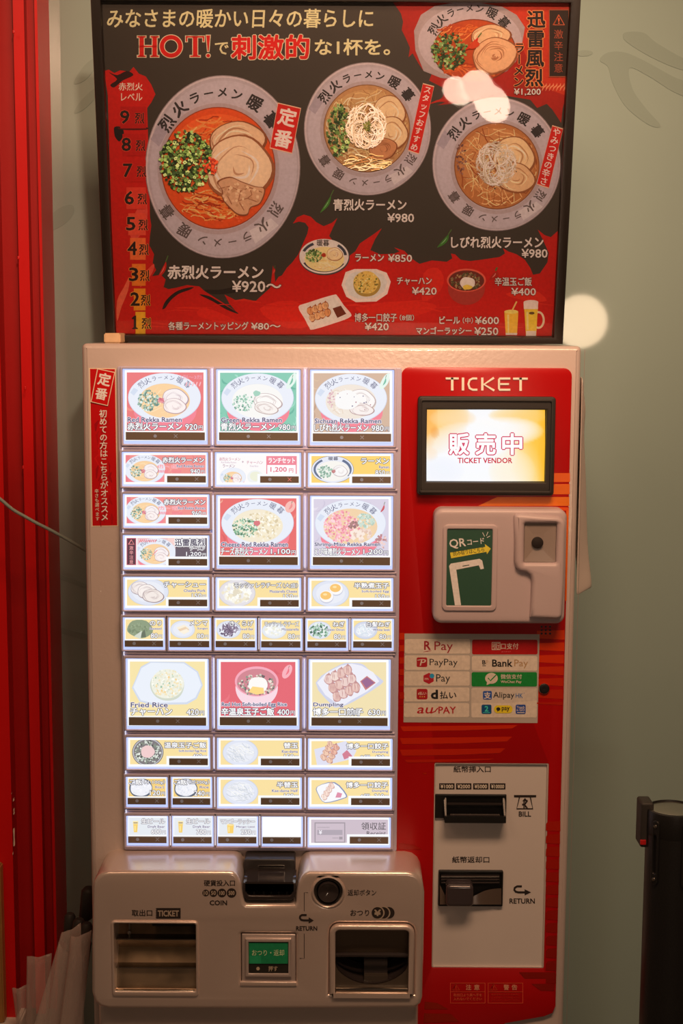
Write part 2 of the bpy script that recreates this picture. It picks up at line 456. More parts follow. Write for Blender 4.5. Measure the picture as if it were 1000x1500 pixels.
# pale sill the jamb stands on, timber edging at the far left
sill = mat('pale_sill', (0.75, 0.72, 0.66), 0.45)
struct(MB().box(X(-260, 1400, yj), yj - .03, zl - .05, X(33, 1490, yj), WALL_Y, zl).go('trim_2', sill, bevel=.003))
struct(MB().box(X(-260, 1400, yj), yj - .02, 0, X(28, 1490, yj), WALL_Y, zl - .05).go('trim_3', redpaint))
tim = mat('varnished_timber', (0.36, 0.17, 0.05), 0.4, vary=0.3, vscale=30)
struct(MB().box(X(-60, 1400, yj - .02), yj - .02, zl, X(3.5, 1400, yj - .02), yj, at(0, 1262, yj).z).go('trim_4', tim, bevel=.002))

# ------------------------------------------------------------------ pendant lamps behind the viewer; the glass mirrors them
glow = mat('opal_lamp_glass', (0.9, 0.9, 0.9), 0.3, emit=(1.0, 0.72, 0.46), strength=11)
glow2 = mat('frosted_lamp_glass', (0.9, 0.9, 0.9), 0.3, emit=(1.0, 0.74, 0.55), strength=26)
def mirrored(px, py, P0, nrm, ylamp):
    nrm = Vector(nrm).normalized(); d = ray(px, py); t = (Vector(P0) - CAM).dot(nrm) / d.dot(nrm)
    W = CAM + d * t; q = d - 2 * d.dot(nrm) * nrm; s = (ylamp - W.y) / q.y
    L = W + q * s
    return L, ((W - CAM).length + (L - W).length) / F_PX
def globe(c, r, m, parent, name='globe'):
    MB().lathe([(r * math.sin(a) + 1e-5, -r * math.cos(a)) for a in [math.pi * k / 16 for k in range(17)]], c, 'Z', 32).go(name, m, parent)
cord = mat('black_cord', (0.02, 0.02, 0.02), 0.5)
L1, s1 = mirrored(850, 471, (0, WALL_Y, 0), (0, -1, 0), -2.7)
t = thing('pendant_lamp', 'opal globe pendant lamp hanging behind the viewer, mirrored in the glass wall', 'lamp', L1)
globe(L1, 38 * s1, glow, t)
MB().tube([L1 + Vector((0, 0, 38 * s1 - .005)), (L1.x, L1.y, 2.95)], .004).go('cord', cord, t)

# ------------------------------------------------------------------ framed menu poster, leaning forward above the machine
LEAN = math.radians(10.2)
PN = Vector((0, -math.cos(LEAN), -math.sin(LEAN)))
PU = Vector((0, -math.sin(LEAN), math.cos(LEAN)))
PP = at(487, 503, 0.10)
def atp(px, py, lift=0.0):
    d = ray(px, py); P0 = PP + PN * lift; return CAM + d * ((P0 - CAM).dot(PN) / d.dot(PN))
def loc(px, py, lift):
    w = atp(px, py, lift) - PP; return w.x, w.dot(PU)
def toposter(mb):
    mb.v = [PP + Vector((1, 0, 0)) * v.x + PU * v.z - PN * v.y for v in mb.v]; return mb
FL = 0.016
def box4(pts, lift):
    q = [loc(a, b, lift) for a, b in pts]
    return (q[0][0] + q[3][0]) / 2, (q[2][1] + q[3][1]) / 2, (q[1][0] + q[2][0]) / 2, (q[0][1] + q[1][1]) / 2
fo = box4([(133, -11), (853.5, -8), (822, 504), (153.8, 501)], FL)
fi = box4([(147.5, 1.0), (838, 4.0), (808.5, 494.5), (168, 491)], FL)
poster = thing('menu_poster', 'large black framed red and black ramen menu poster above the machine', 'poster', PP)
fm = mat('black_frame_lacquer', (0.012, 0.009, 0.007), 0.35)
toposter(MB().plate([rr(*fo, 0), rr(*fi, 0)], -FL, 0.004, 0.0015, 2, back=True)).go('frame', fm, poster)
toposter(MB().plate([rr(fo[0] + .003, fo[1] + .003, fo[2] - .003, fo[3] - .003, 0)], -0.003, 0.003, back=True)).go('backing_sheet', mat('poster_paper', alb((46, 34, 24)), 0.5, vary=0.10, vscale=6), poster, smooth=None)
# thin acrylic pane
ac = bpy.data.materials.new('clear_acrylic'); ac.use_nodes = True; nt = ac.node_tree; nt.nodes.clear()
o_ = nt.nodes.new('ShaderNodeOutputMaterial'); mx = nt.nodes.new('ShaderNodeMixShader'); tr = nt.nodes.new('ShaderNodeBsdfTransparent')
gl = nt.nodes.new('ShaderNodeBsdfGlossy'); fr = nt.nodes.new('ShaderNodeFresnel'); fr.inputs[0].default_value = 1.49
gl.inputs['Roughness'].default_value = 0.02; nz = nt.nodes.new('ShaderNodeTexNoise'); nz.inputs['Scale'].default_value = 5.5; nz.inputs['Detail'].default_value = 0
bp = nt.nodes.new('ShaderNodeBump'); bp.inputs['Strength'].default_value = 0.35; bp.inputs['Distance'].default_value = 0.004
tc = nt.nodes.new('ShaderNodeTexCoord')
nt.links.new(tc.outputs['Object'], nz.inputs['Vector']); nt.links.new(nz.outputs[0], bp.inputs['Height']); nt.links.new(bp.outputs[0], gl.inputs['Normal'])
nt.links.new(fr.outputs[0], mx.inputs[0]); nt.links.new(tr.outputs[0], mx.inputs[1]); nt.links.new(gl.outputs[0], mx.inputs[2]); nt.links.new(mx.outputs[0], o_.inputs[0])
toposter(MB().plate([rr(fi[0] - .002, fi[1] - .002, fi[2] + .002, fi[3] + .002, 0)], -0.0065, -0.0063)).go('acrylic_pane', ac, poster, smooth=None)
L2, s2 = mirrored(704, 132, PP, PN, -2.6)
t = thing('cluster_lamp', 'three frosted lamp bowls on one stem behind the viewer, arranged to shape their reflection in the poster', 'lamp', L2)
for dx, dz, rr_ in ((-26, 6, 21), (2, -6, 23), (19, 12, 25)):  # bowls set out to give the lobed reflection in the acrylic
    globe(L2 + Vector((dx * s2, 0.03 * dx / 20, -dz * s2)), rr_ * s2, glow2, t, 'lamp_bowl')
MB().tube([L2, (L2.x, L2.y + .02, 2.95)], .006).go('stem', cord, t)
wood = mat('pale_wood', (0.70, 0.50, 0.30), 0.5, vary=0.2, vscale=60)

# ------------------------------------------------------------------ ticket machine
x0, z0, x1, z1 = rect(119, 503, 851, 1500, 0)
xl, xr, ztop = X(123, 900, 0) , X(843, 800, 0), at(485, 505, 0).z
xl = (X(119.5, 560, 0) + X(133, 1240, 0)) / 2; xr = (X(851, 560, 0) + X(827, 1420, 0)) / 2
machine = thing('ticket_machine', 'cream and red meal ticket machine with rows of lit buttons and silver coin console', 'machine', ((xl + xr) / 2, 0.14, 0))
MB().plate([rr(xl, 0.02, xr, ztop, 0.006, 4)], 0, 0.28, 0.007, 4, back=True).go('cabinet', cream, machine, smooth=0.9)
MB().plate([rr(xl + .02, 0, xr - .02, .03, 0)], 0.03, 0.26, back=True).go('plinth', blackm, machine)
# fine seam line of the door along the right edge
MB().plate([R(842.5, 512, 843.3, 1500, -.0002)], -.0003, 0).go('door_seam', mat('seam_shadow_gap', (.3, .27, .25), .6), machine, smooth=None)
ztop_m = ztop
wb = thing('wood_block', 'small pale wooden block under the left corner of the poster frame', 'block', at(166, 499, .06))
bx = rect(153, 487, 177, 501, .05)
for i, (a, b, y0_, y1_) in enumerate(((bx[0], bx[2], .045, .12),)):
    MB().box(a, y0_, ztop_m, b, y1_, ztop_m + (bx[3] - bx[1]) * 1.05).go('block', wood, wb, bevel=.0015)

# red front panel with the bill recess cut out
yR = -0.005
pl = R(585.5, 538, 0, 0, yR)[0][0] if False else (X(586, 560, yR) + X(582, 1240, yR)) / 2
pr_ = (X(838.5, 560, yR) + X(815, 1370, yR)) / 2
zt, zb = at(710, 538.5, yR).z, at(790, 1488, yR).z
rc = .011
out = [(pl, at(600, 1500, yR).z - .06), (at(640, 1500, yR).x, at(600, 1500, yR).z - .06), (X(740, 1499, yR), at(740, 1499, yR).z)]
out += [(pr_ - rc * .3 - .012, at(804, 1489, yR).z), (pr_ - .004, at(810, 1484, yR).z), (pr_, at(812, 1474, yR).z)]
out += rr(pl, zb, pr_, zt, rc, 5)[12:18] + rr(pl, zb, pr_, zt, rc, 5)[18:24]
hole = R(634, 1118, 800, 1418, yR, 2)
panel = MB().plate([out, hole], yR, 0, 0.0006, 2).go('front_panel', redm, machine)
billp = MB().plate([R(634, 1118, 800, 1418, yR, 0)], -0.0012, 0).go('bill_plate', mat('bill_plate_enamel', (0.74, 0.70, 0.68), 0.3, bump=.05, bscale=900), machine)
# rounded bead round the bill recess
hx0, hz0, hx1, hz1 = rect(634, 1118, 800, 1418, yR)
MB().plate([rr(hx0, hz0, hx1, hz1, .002), rr(hx0 + .0016, hz0 + .0016, hx1 - .0022, hz1 - .0016, .002)], -.0044, -.001, .0006, 2).go('recess_bead', cream, machine)

# ---- display
yS = -0.017
scr = MB().plate([R(611.5, 581, 812.5, 726, yS, 5), R(624, 599, 798, 705.5, -.0062, 0)], yS, -0.004, 0.0018, 3).go('display_bezel', blackm, machine)
ins = MB()
a = R(617, 588, 806, 719, yS - .0005, 2, n=1); b = R(624, 600, 798, 705, -.0065, 0.01, n=1)
k = len(a)
ins.add([(x, yS - .0006, z) for x, z in a] + [(x, -.0065, z) for x, z in b], [[i, i + k, (i + 1) % k + k, (i + 1) % k] for i in range(k)])
ins.go('inner_slope', black, scr, fix=True)
MB().plate([R(614.5, 584, 809.5, 723, yS - .0010, 4), R(617, 588, 806, 719, yS - .0010, 2)], yS - .0022, yS, .0009, 3).go('raised_rim', blackm, scr)

# ---- code reader
yQ = -0.034
qr = MB()
qr.plate([R(635, 746, 829, 914, yQ, 13, n=8)], yQ, -.005, 0.006, 5)
reader = qr.go('code_reader', plastic, machine, smooth=0.9)
yq2 = yQ - 0.008
step_ = blob([(751, 752), (752, 790), (752, 828), (757, 838), (772, 841), (779, 846), (778, 862), (775, 885), (773, 903)], 4)[:-8]
lp = LP([(753, 757), (754, 790), (753.5, 822), (755.5, 832), (761, 837.5), (770, 839), (776.5, 843), (779, 851), (778.5, 868), (777.5, 888), (776.5, 905),
         (816, 908), (821, 906), (824, 901), (826.5, 850), (828.5, 775), (828, 766), (824, 760), (816, 757), (790, 755.5), (762, 753), (756, 753.5)], yq2)
MB().plate([lp, R(768, 767.5, 815, 825, yq2, 2)], yq2, yQ, 0.0058, 6).go('scanner_housing', plastic, reader, smooth=0.9)
# scanner window: sloping sides to a dark eye
a = R(768.5, 768, 814.5, 824.5, yq2, 1, n=1); b = R(780, 782, 796, 806, yQ - .0005, .5, n=1); k = len(a)
win = mat('scanner_window', (0.34, 0.28, 0.25), 0.25, vary=.1)
MB().add([(x, yQ - .0022, z) for x, z in a] + [(x, yQ - .0006, z) for x, z in b], [[i, i + k, (i + 1) % k + k, (i + 1) % k] for i in range(k)] + [list(range(k, 2 * k))]).go('scanner_window', win, reader, fix=True, smooth=.1)
MB().plate([circ(787, 795, 8.5, yQ - .003)], yQ - .0035, yQ - .0005, .0002, 2).go('lens', mat('dark_lens', (.02, .014, .012), .5), reader)
# card frame
MB().plate([R(647.5, 768, 728, 895, yQ, 8), R(654, 775, 720, 887, yQ, 2)], yQ - .0022, yQ, .0016, 4).go('card_frame', plastic, reader, smooth=.9)
card = MB().plate([R(653, 774, 721, 888, yQ, 1)], yQ - .0004, yQ).go('guide_card', mat('green_card', alb((38, 62, 44)), 0.35), reader, smooth=None)

# ---- lock, speaker
lk = at(796.5, 1008.5, yR); lr = at(804.5, 1008.5, yR).x - lk.x
MB().lathe([(lr, 0), (lr, -.002), (lr * .92, -.0028), (lr * .75, -.0022), (lr * .7, -.001), (1e-5, -.0008)], lk, 'Y', 32).go('lock_ring', steel, machine)
MB().lathe([(lr * .86, -.0005), (lr * .86, -.0031), (lr * .6, -.0034), (1e-5, -.003)], lk, 'Y', 32).go('lock_core', black, machine)
for i, px in enumerate((793, 799, 805.3)):
    for j, py in enumerate((918, 923, 928)):
        MB().plate([circ(px, py, 1.6, yR, 10)], yR - .0003, yR).go('speaker_hole', black, panel, smooth=None)

# ---- bill slot
yB = -0.0012
slot = MB().plate([R(637, 1163, 741, 1197.5, yB, 1), R(651, 1166, 738, 1194, yB, 1)], yB - .0035, yB, .0008, 2).go('bill_slot', black, machine)
MB().plate([R(651, 1166, 738, 1203, yB, 1)], yB - .001, yB).go('slot_throat', mat('slot_black', (.006, .006, .006), .3), slot)
ly = -.020
lip = MB()
pa = [at(650, 1165, yB), at(741, 1165, yB)]; zt_ = at(695, 1166, yB).z; zl_ = at(695, 1201, ly).z; zm = at(695, 1196, yB).z
xa, xb = at(651, 1190, ly).x, at(741, 1190, ly).x
lip.box(xa, ly, zl_ - .004, xb, yB, zl_ + .001)                                  # tray floor
lip.box(xa, ly - .002, zl_ - .004, xb, ly + .001, zl_ + .0055)                   # front lip
for xx in (xa, xb - .003):
    lip.add([(xx, yB, zl_ - .003), (xx, ly, zl_ - .003), (xx, ly, zl_ + .006), (xx, yB, zt_), (xx + .003, yB, zl_ - .003), (xx + .003, ly, zl_ - .003), (xx + .003, ly, zl_ + .006), (xx + .003, yB, zt_)],
            [(0, 1, 2, 3), (4, 7, 6, 5), (0, 4, 5, 1), (1, 5, 6, 2), (2, 6, 7, 3), (3, 7, 4, 0)])
lip.go('slot_lip', black, slot, fix=True, bevel=.0005)
MB().tube([(xa + .008, ly + .006, zl_ + .004), (xb - .008, ly + .006, zl_ + .004)], .0022).go('feed_roller', glossb, slot)
MB().box(xa + .004, -.006, (zl_ + zt_) / 2 + .002, xb - .004, -.0045, (zl_ + zt_) / 2 + .0055).go('guide_rail', glossb, slot, bevel=.0005)
# ---- bill return: dark mouth, curved ramp and a block lever
ret = MB().plate([R(641.5, 1274, 736, 1326, yB, 2), R(644, 1277, 733.5, 1322, yB, 1)], yB - .0045, yB, .0009, 2).go('bill_return', black, machine)
MB().plate([R(644, 1277, 733.5, 1325, yB, 0)], yB - .001, yB).go('return_throat', mat('slot_black', (.006, .006, .006), .3), ret)
for yy, rad in ((1283, .0016), (1288, .0012), (1293, .0014)):
    p, q = at(646, yy, -.004), at(731, yy, -.004); MB().tube([p, q], rad).go('return_bar', glossb, ret)
rm = MB(); N = 16
for i in range(N + 1):
    u = i / N; px = 644 + 90 * u
    top = 1290 + 16 * u * 0 + (12 if u < .12 else 0) * (1 - u / .12 if u < .12 else 0)
    ytop = 1318 - 17 / (1 + math.exp(-(u - .62) * 11)) if u > .4 else 1296 + 22 * min(1, u / .12)
    rm.v += [at(px, ytop, -.006), at(px, 1325, -.013 + .006 * u)]
rm.f = [[2 * i, 2 * i + 1, 2 * i + 3, 2 * i + 2] for i in range(N)]
rm.go('return_ramp', mat('smoked_ramp', (0.10, 0.075, 0.06), 0.22), ret, fix=True)
lv = MB().plate([R(653.5, 1297, 693.5, 1329.5, -.026, 6, n=6)], -.026, -.002, .005, 5).go('return_lever', mat('dark_gloss_lever', (0.055, 0.045, 0.05), 0.16, coat=.4), ret, smooth=1.0)

# ---- silver console
dc = 0.081
yC = -dc
outl = [(136, 1300), (137.5, 1291), (142, 1284), (149, 1279), (160, 1276.5), (240, 1276.3), (335, 1276.5), (341, 1277.5), (346, 1281), (350, 1287), (353, 1296), (355, 1310), (358, 1323), (361, 1325.5),
        (431, 1325.5), (433.5, 1322), (434, 1306), (436.5, 1294), (440.5, 1285), (446, 1279.5), (453, 1277), (530, 1277.2), (596, 1277.6), (607, 1280), (615, 1286), (619.5, 1295), (621.5, 1308),
        (620, 1400), (618.5, 1462), (616, 1471), (608, 1477), (380, 1478.5), (160, 1478), (146, 1475), (138, 1467), (134.5, 1455), (134.5, 1380)]
holes = [R(167, 1352, 287.5, 1455.5, yC, 3), R(482, 1353, 607, 1457, yC, 14, corners=(0, 0, 1, 1)), circ(480.5, 1306.5, 22, yC), R(353, 1368, 433, 1440, yC, 2)]
console = MB().plate([LP(outl, yC)] + holes, yC, 0, 0.0055, 6).go('console', silver, machine, smooth=0.75)
zc = at(380, 1478, yC).z
MB().plate([rr(X(146, 1480, -.05), 0.45, X(612, 1480, -.05), zc + .004, .014)], -.062, 0, .010, 4).go('console_skirt', silver, console, smooth=.8)
MB().plate([rr(xl + .03, 0.1, xr - .03, 0.40, .004)], -.004, 0, .003, 2).go('lower_door', cream, machine)
# coin slot
cs = MB().plate([R(357.5, 1259, 432, 1302, -.032, 3)], -.032, -.002, .0015, 3).go('coin_slot', mat('coin_slot_black', (.035, .033, .033), .3), machine)
MB().plate([R(377.5, 1267, 417.5, 1271.5, -.033, 2)], -.0332, -.0320, .0004, 2).go('slot_rim', steel, cs)
MB().plate([R(379, 1268.1, 416, 1270.5, -.0336, 1)], -.0338, -.0320).go('slot_mouth', black, cs)
tr_ = MB().plate([R(356.5, 1293, 432.5, 1318, -.078, 9, n=6, corners=(1, 1, 0, 0)), R(360.5, 1292.5, 428.5, 1312, -.078, 7, n=6, corners=(1, 1, 0, 0))], -.079, -.032, .0012, 3)
tr_.go('coin_tray', glossb, cs)
x0, z0, x1, z1 = rect(359, 1297, 430, 1312, -.070)
MB().box(x0, -.072, z0 - .004, x1, -.058, z0 + .001).box(x0, -.063, z0, x1, -.0605, z1 + .003).go('tray_floor', glossb, cs, bevel=.0006)
for px in (372, 386, 397, 408, 420): 
    p = at(px, 1309, -.0735); MB().box(p.x - .0011, -.074, p.z - .003, p.x + .0011, -.0725, p.z + .004).go('tray_rib', black, cs)
p = at(395, 1302, -.070); globe(p, .0018, steel, cs, 'coin_stop')
# return knob
kc = at(480.5, 1306.5, yC); kr = at(502.5, 1306.5, yC).x - kc.x
MB().lathe([(kr * 1.12, 0.001), (kr * 1.10, -.0012), (kr * 1.02, -.0020), (kr * .96, -.001), (kr * .93, .004), (kr * .9, .02)], kc, 'Y', 48).go('knob_ring', silver, console, smooth=.9)
MB().lathe([(kr * .93, .018), (kr * .92, .0015), (kr * .86, -.0005), (kr * .78, .001), (kr * .74, .006), (kr * .72, .012)], kc, 'Y', 48).go('knob_collar', blackm, console, smooth=.9)
MB().lathe([(kr * .70, .012), (kr * .70, -.002), (kr * .66, -.0035), (kr * .60, -.003), (kr * .3, .001), (1e-5, .0022)], kc, 'Y', 48).go('return_knob', glossb, console, smooth=.9)
# ticket outlet: steel chute seen through the window
win_ = MB().plate([R(163.5, 1349, 290.5, 1459, yC, 5), R(167.5, 1352.5, 287, 1451.5, yC, 3)], yC - .0022, yC + .002, .0018, 3).go('outlet_rim', silver, console, smooth=.9)
tx0, tz0, tx1, tz1 = rect(166, 1351, 288, 1456, yC)
H = tz1 - tz0
chute = mat('chute_steel', (0.42, 0.32, 0.21), 0.25, metal=0.8, vary=.8, vscale=30, bump=.4, bscale=18)
ch = MB(); yb0 = -.03
def sheet(mb, za, ya, zb_, yb_, xa_, xb_): mb.add([(xa_, ya, za), (xb_, ya, za), (xb_, yb_, zb_), (xa_, yb_, zb_)], [(0, 1, 2, 3)])
for nm, (u0, y0_, u1, y1_, xa_, xb_) in (('chute_panel', (1.0, -.035, .86, -.03, 0, 1)), ('chute_panel', (.86, -.03, .66, -.045, 0, 1)), ('chute_panel', (.66, -.05, .47, -.04, 0, 1)), ('chute_panel', (.47, -.04, .28, -.052, 0, 1)), ('chute_panel', (.28, -.058, .0, -.066, 0, 1))):
    m_ = MB(); sheet(m_, tz0 + H * u0, y0_, tz0 + H * u1, y1_, tx0 + (tx1 - tx0) * xa_, tx0 + (tx1 - tx0) * xb_); m_.go(nm, chute, console, smooth=None, fix=False)
MB().box(tx0 + (tx1 - tx0) * .44, -.060, tz0 + H * .85, tx1, -.030, tz1).go('printer_mouth', black, console, bevel=.001)
MB().box(tx0, -.062, tz0 + H * .665, tx1, -.045, tz0 + H * .68).go('chute_edge', steel, console, bevel=.0004)
MB().box(tx0, -.066, tz0 + H * .285, tx1, -.050, tz0 + H * .30).go('chute_edge', steel, console, bevel=.0004)
MB().box(tx0 + (tx1 - tx0) * .15, -.054, tz0 + H * .67, tx0 + (tx1 - tx0) * .165, -.034, tz1).go('chute_divider', steel, console)
MB().lathe([(.0032, -.003), (.0026, -.004), (1e-5, -.0045)], (tx0 + (tx1 - tx0) * .158, -.052, tz0 + H * .74), 'Y', 12).go('chute_screw', steel, console)
MB().plate([R(165.5, 1450.5, 285.5, 1457.5, yC, 3)], yC - .001, yC + .004, .0025, 4).go('outlet_lip', steel, console, smooth=1.0)
# change cup
MB().plate([R(482.5, 1354, 606.5, 1456.5, yC, 14, n=8, corners=(0, 0, 1, 1)), R(491, 1361.5, 598, 1457.5, yC, 6, corners=(0, 0, 1, 1))], yC - .004, yC + .010, .0026, 4).go('cup_rim', silver, console, smooth=.9)
ux0, uz0, ux1, uz1 = rect(490, 1361, 599, 1457, yC); UH = uz1 - uz0; UW = ux1 - ux0
MB().add([(ux0, -.072, uz1), (ux1, -.072, uz1), (ux1, -.060, uz1 - UH * .46), (ux0, -.060, uz1 - UH * .46)], [(0, 3, 2, 1)]).go('cup_flap', mat('smoked_flap', (0.11, 0.08, 0.055), 0.28, vary=.12), console, smooth=None)
MB().add([(ux0, -.02, uz1 - UH * .3), (ux1, -.02, uz1 - UH * .3), (ux1, -.02, uz0), (ux0, -.02, uz0)], [(0, 3, 2, 1)]).go('cup_back', mat('slot_black', (.006, .006, .006), .3), console, smooth=None)
bowl = MB(); N = 24
for j, (yy, dz) in enumerate(((-.074, 0), (-.050, .0), (-.03, .008))):
    for i in range(N + 1):
        u = i / N; z = uz1 - UH * .55 - (UH * .33) * math.sin(math.pi * u) ** .55
        bowl.v.append(Vector((ux0 + UW * u, yy, z + dz)))
for j in range(2):
    for i in range(N): bowl.f.append([j * (N + 1) + i, j * (N + 1) + i + 1, (j + 1) * (N + 1) + i + 1, (j + 1) * (N + 1) + i])
bowl.go('cup_bowl', glossb, console, fix=False)
fr_ = MB(); 
pts = [(ux0 + UW * i / N, uz1 - UH * .55 - (UH * .33) * math.sin(math.pi * i / N) ** .55) for i in range(N + 1)]
MB().plate([pts[::-1] + [(ux0, uz0 + .004), (ux1, uz0 + .004)][::1]], -.0742, -.070).go('cup_front', mat('cup_metal', (.16, .13, .10), .3, metal=.6), console, smooth=None)
MB().tube([(ux0, -.066, uz1 - UH * .47), (ux0 + UW * .3, -.068, uz1 - UH * .455), (ux0 + UW * .7, -.068, uz1 - UH * .455), (ux1, -.066, uz1 - UH * .47)], .0032, 8).go('flap_edge', glossb, console)
MB().add([(ux0 + UW * .40, -.044, uz1 - UH * .53), (ux0 + UW * .72, -.044, uz1 - UH * .53), (ux0 + UW * .72, -.060, uz1 - UH * .86), (ux0 + UW * .40, -.060, uz1 - UH * .86)], [(0, 3, 2, 1)]).go('cup_tongue', glossb, console, smooth=None)
p0, p1 = ux0 + UW * .40, ux0 + UW * .72
MB().box(p0, -.066, uz1 - UH * .885, p1, -.058, uz1 - UH * .78).go('cup_tongue', mat('tongue_metal', (.12, .10, .08), .3, metal=.5), console, bevel=.0008)
MB().plate([R(491.5, 1448.5, 599, 1456.5, yC, 0)], yC + .001, yC + .012, .001, 2).go('cup_lip', steel, console)
# square return button
MB().plate([R(354, 1369, 432.5, 1439.5, yC, 1), R(364.5, 1381, 421.5, 1426, yC, 0)], yC + .0010, yC + .006, .0012, 3).go('button_bezel', mat('button_bezel_silver', (.6, .52, .5), .25, metal=.35), console, smooth=.9)
MB().plate([R(359, 1375, 427, 1432, yC - .003, 1), R(364, 1380.5, 422, 1426.5, yC - .003, 0)], yC - .003, yC + .002, .0014, 3).go('button_bezel', mat('button_bezel_silver', (.6, .52, .5), .25, metal=.35), console, smooth=.9)
MB().plate([R(351.5, 1437.5, 434.5, 1444, yC, 0)], yC - .002, yC + .002, .0015, 3).go('bezel_ledge', silver, console)
rbtn = MB().plate([R(363.5, 1380, 422.5, 1427, yC, 0)], yC - .001, yC + .004).go('return_button', black, machine, smooth=None)

# ------------------------------------------------------------------ food drawings (flat print)
GREENS = [(66, 84, 40), (92, 112, 50), (122, 138, 74), (48, 64, 32), (156, 160, 102), (104, 120, 60), (40, 54, 28)]
def cluster(pr, cx, cy, rx, ry, cols, n, size, rot=0, hollow=None):
    for k in range(n):
        a = rng.random() * 6.283; q = math.sqrt(rng.random())
        x, y = cx + rx * q * math.cos(a), cy + ry * q * math.sin(a)
        s_ = size * (.6 + .7 * rng.random()); b = rng.random() * 3; c = rng.choice(cols)
        pts = [(x + s_ * math.cos(b + t) * (1 if i % 2 else .75), y + s_ * math.sin(b + t) * (.8 if i % 2 else 1)) for i, t in enumerate((0, 1.3, 2.9, 4.4))]
        pr.poly(pts, c)
        if hollow and rng.random() < hollow: pr.el(x, y, s_ * .35, s_ * .3, tuple(int(v * .55) for v in c), n=6)
def noodles(pr, cx, cy, rx, ry, cols, n, w, a0=-.4, spread=.5, curl=.25):
    for k in range(n):
        a = rng.random() * 6.283; q = math.sqrt(rng.random()) * .92
        x, y = cx + rx * q * math.cos(a), cy + ry * q * math.sin(a); d = a0 + (rng.random() - .5) * 2 * spread
        L_ = rx * (.35 + .5 * rng.random()); pts = []; k1 = (rng.random() - .5) * curl * 4
        for i in range(9):
            u = i / 8 - .5; e = d + k1 * u * 2
            px, py = x + L_ * u * math.cos(e), y + L_ * u * math.sin(e) + math.sin(u * 9 + k) * ry * .03
            r_ = math.hypot((px - cx) / rx, (py - cy) / ry)
            if r_ > .97: px, py = cx + (px - cx) / r_ * .97, cy + (py - cy) / r_ * .97
            pts.append((px, py))
        pr.line(pts, w * (.6 + .6 * rng.random()), rng.choice(cols))
def chashu(pr, cx, cy, rx, ry, rot, edge, meat, fat, detail=1.0):
    pr.el(cx, cy, rx, ry, edge, rot, 30, .05, ph=1); pr.el(cx - rx * .02, cy - ry * .03, rx * .93, ry * .92, meat, rot, 30, .05, ph=1)
    c, sn = math.cos(rot), math.sin(rot)
    for k in range(int(7 * detail)):
        q = .85 - k * .11; a0 = rng.random() * 2; pts = []
        for i in range(12):
            a = a0 + i * .24 + k; w = 1 + .06 * math.sin(4 * a + k); x, y = rx * q * w * math.cos(a), ry * q * w * math.sin(a)
            pts.append((cx + x * c - y * sn, cy + x * sn + y * c))
        pr.line(pts, rx * (.035 + .05 * rng.random()), fat if k % 2 else tuple((a_ + b_) // 2 for a_, b_ in zip(edge, meat)), taper=True)
def mixc(a, b, t): return tuple(int(x * (1 - t) + y * t) for x, y in zip(a, b))
NAME = '烈火ラーメン暖暮'
SZ = [1.0, 1.0, .78, .7, .72, .78, 1.0, 1.0]
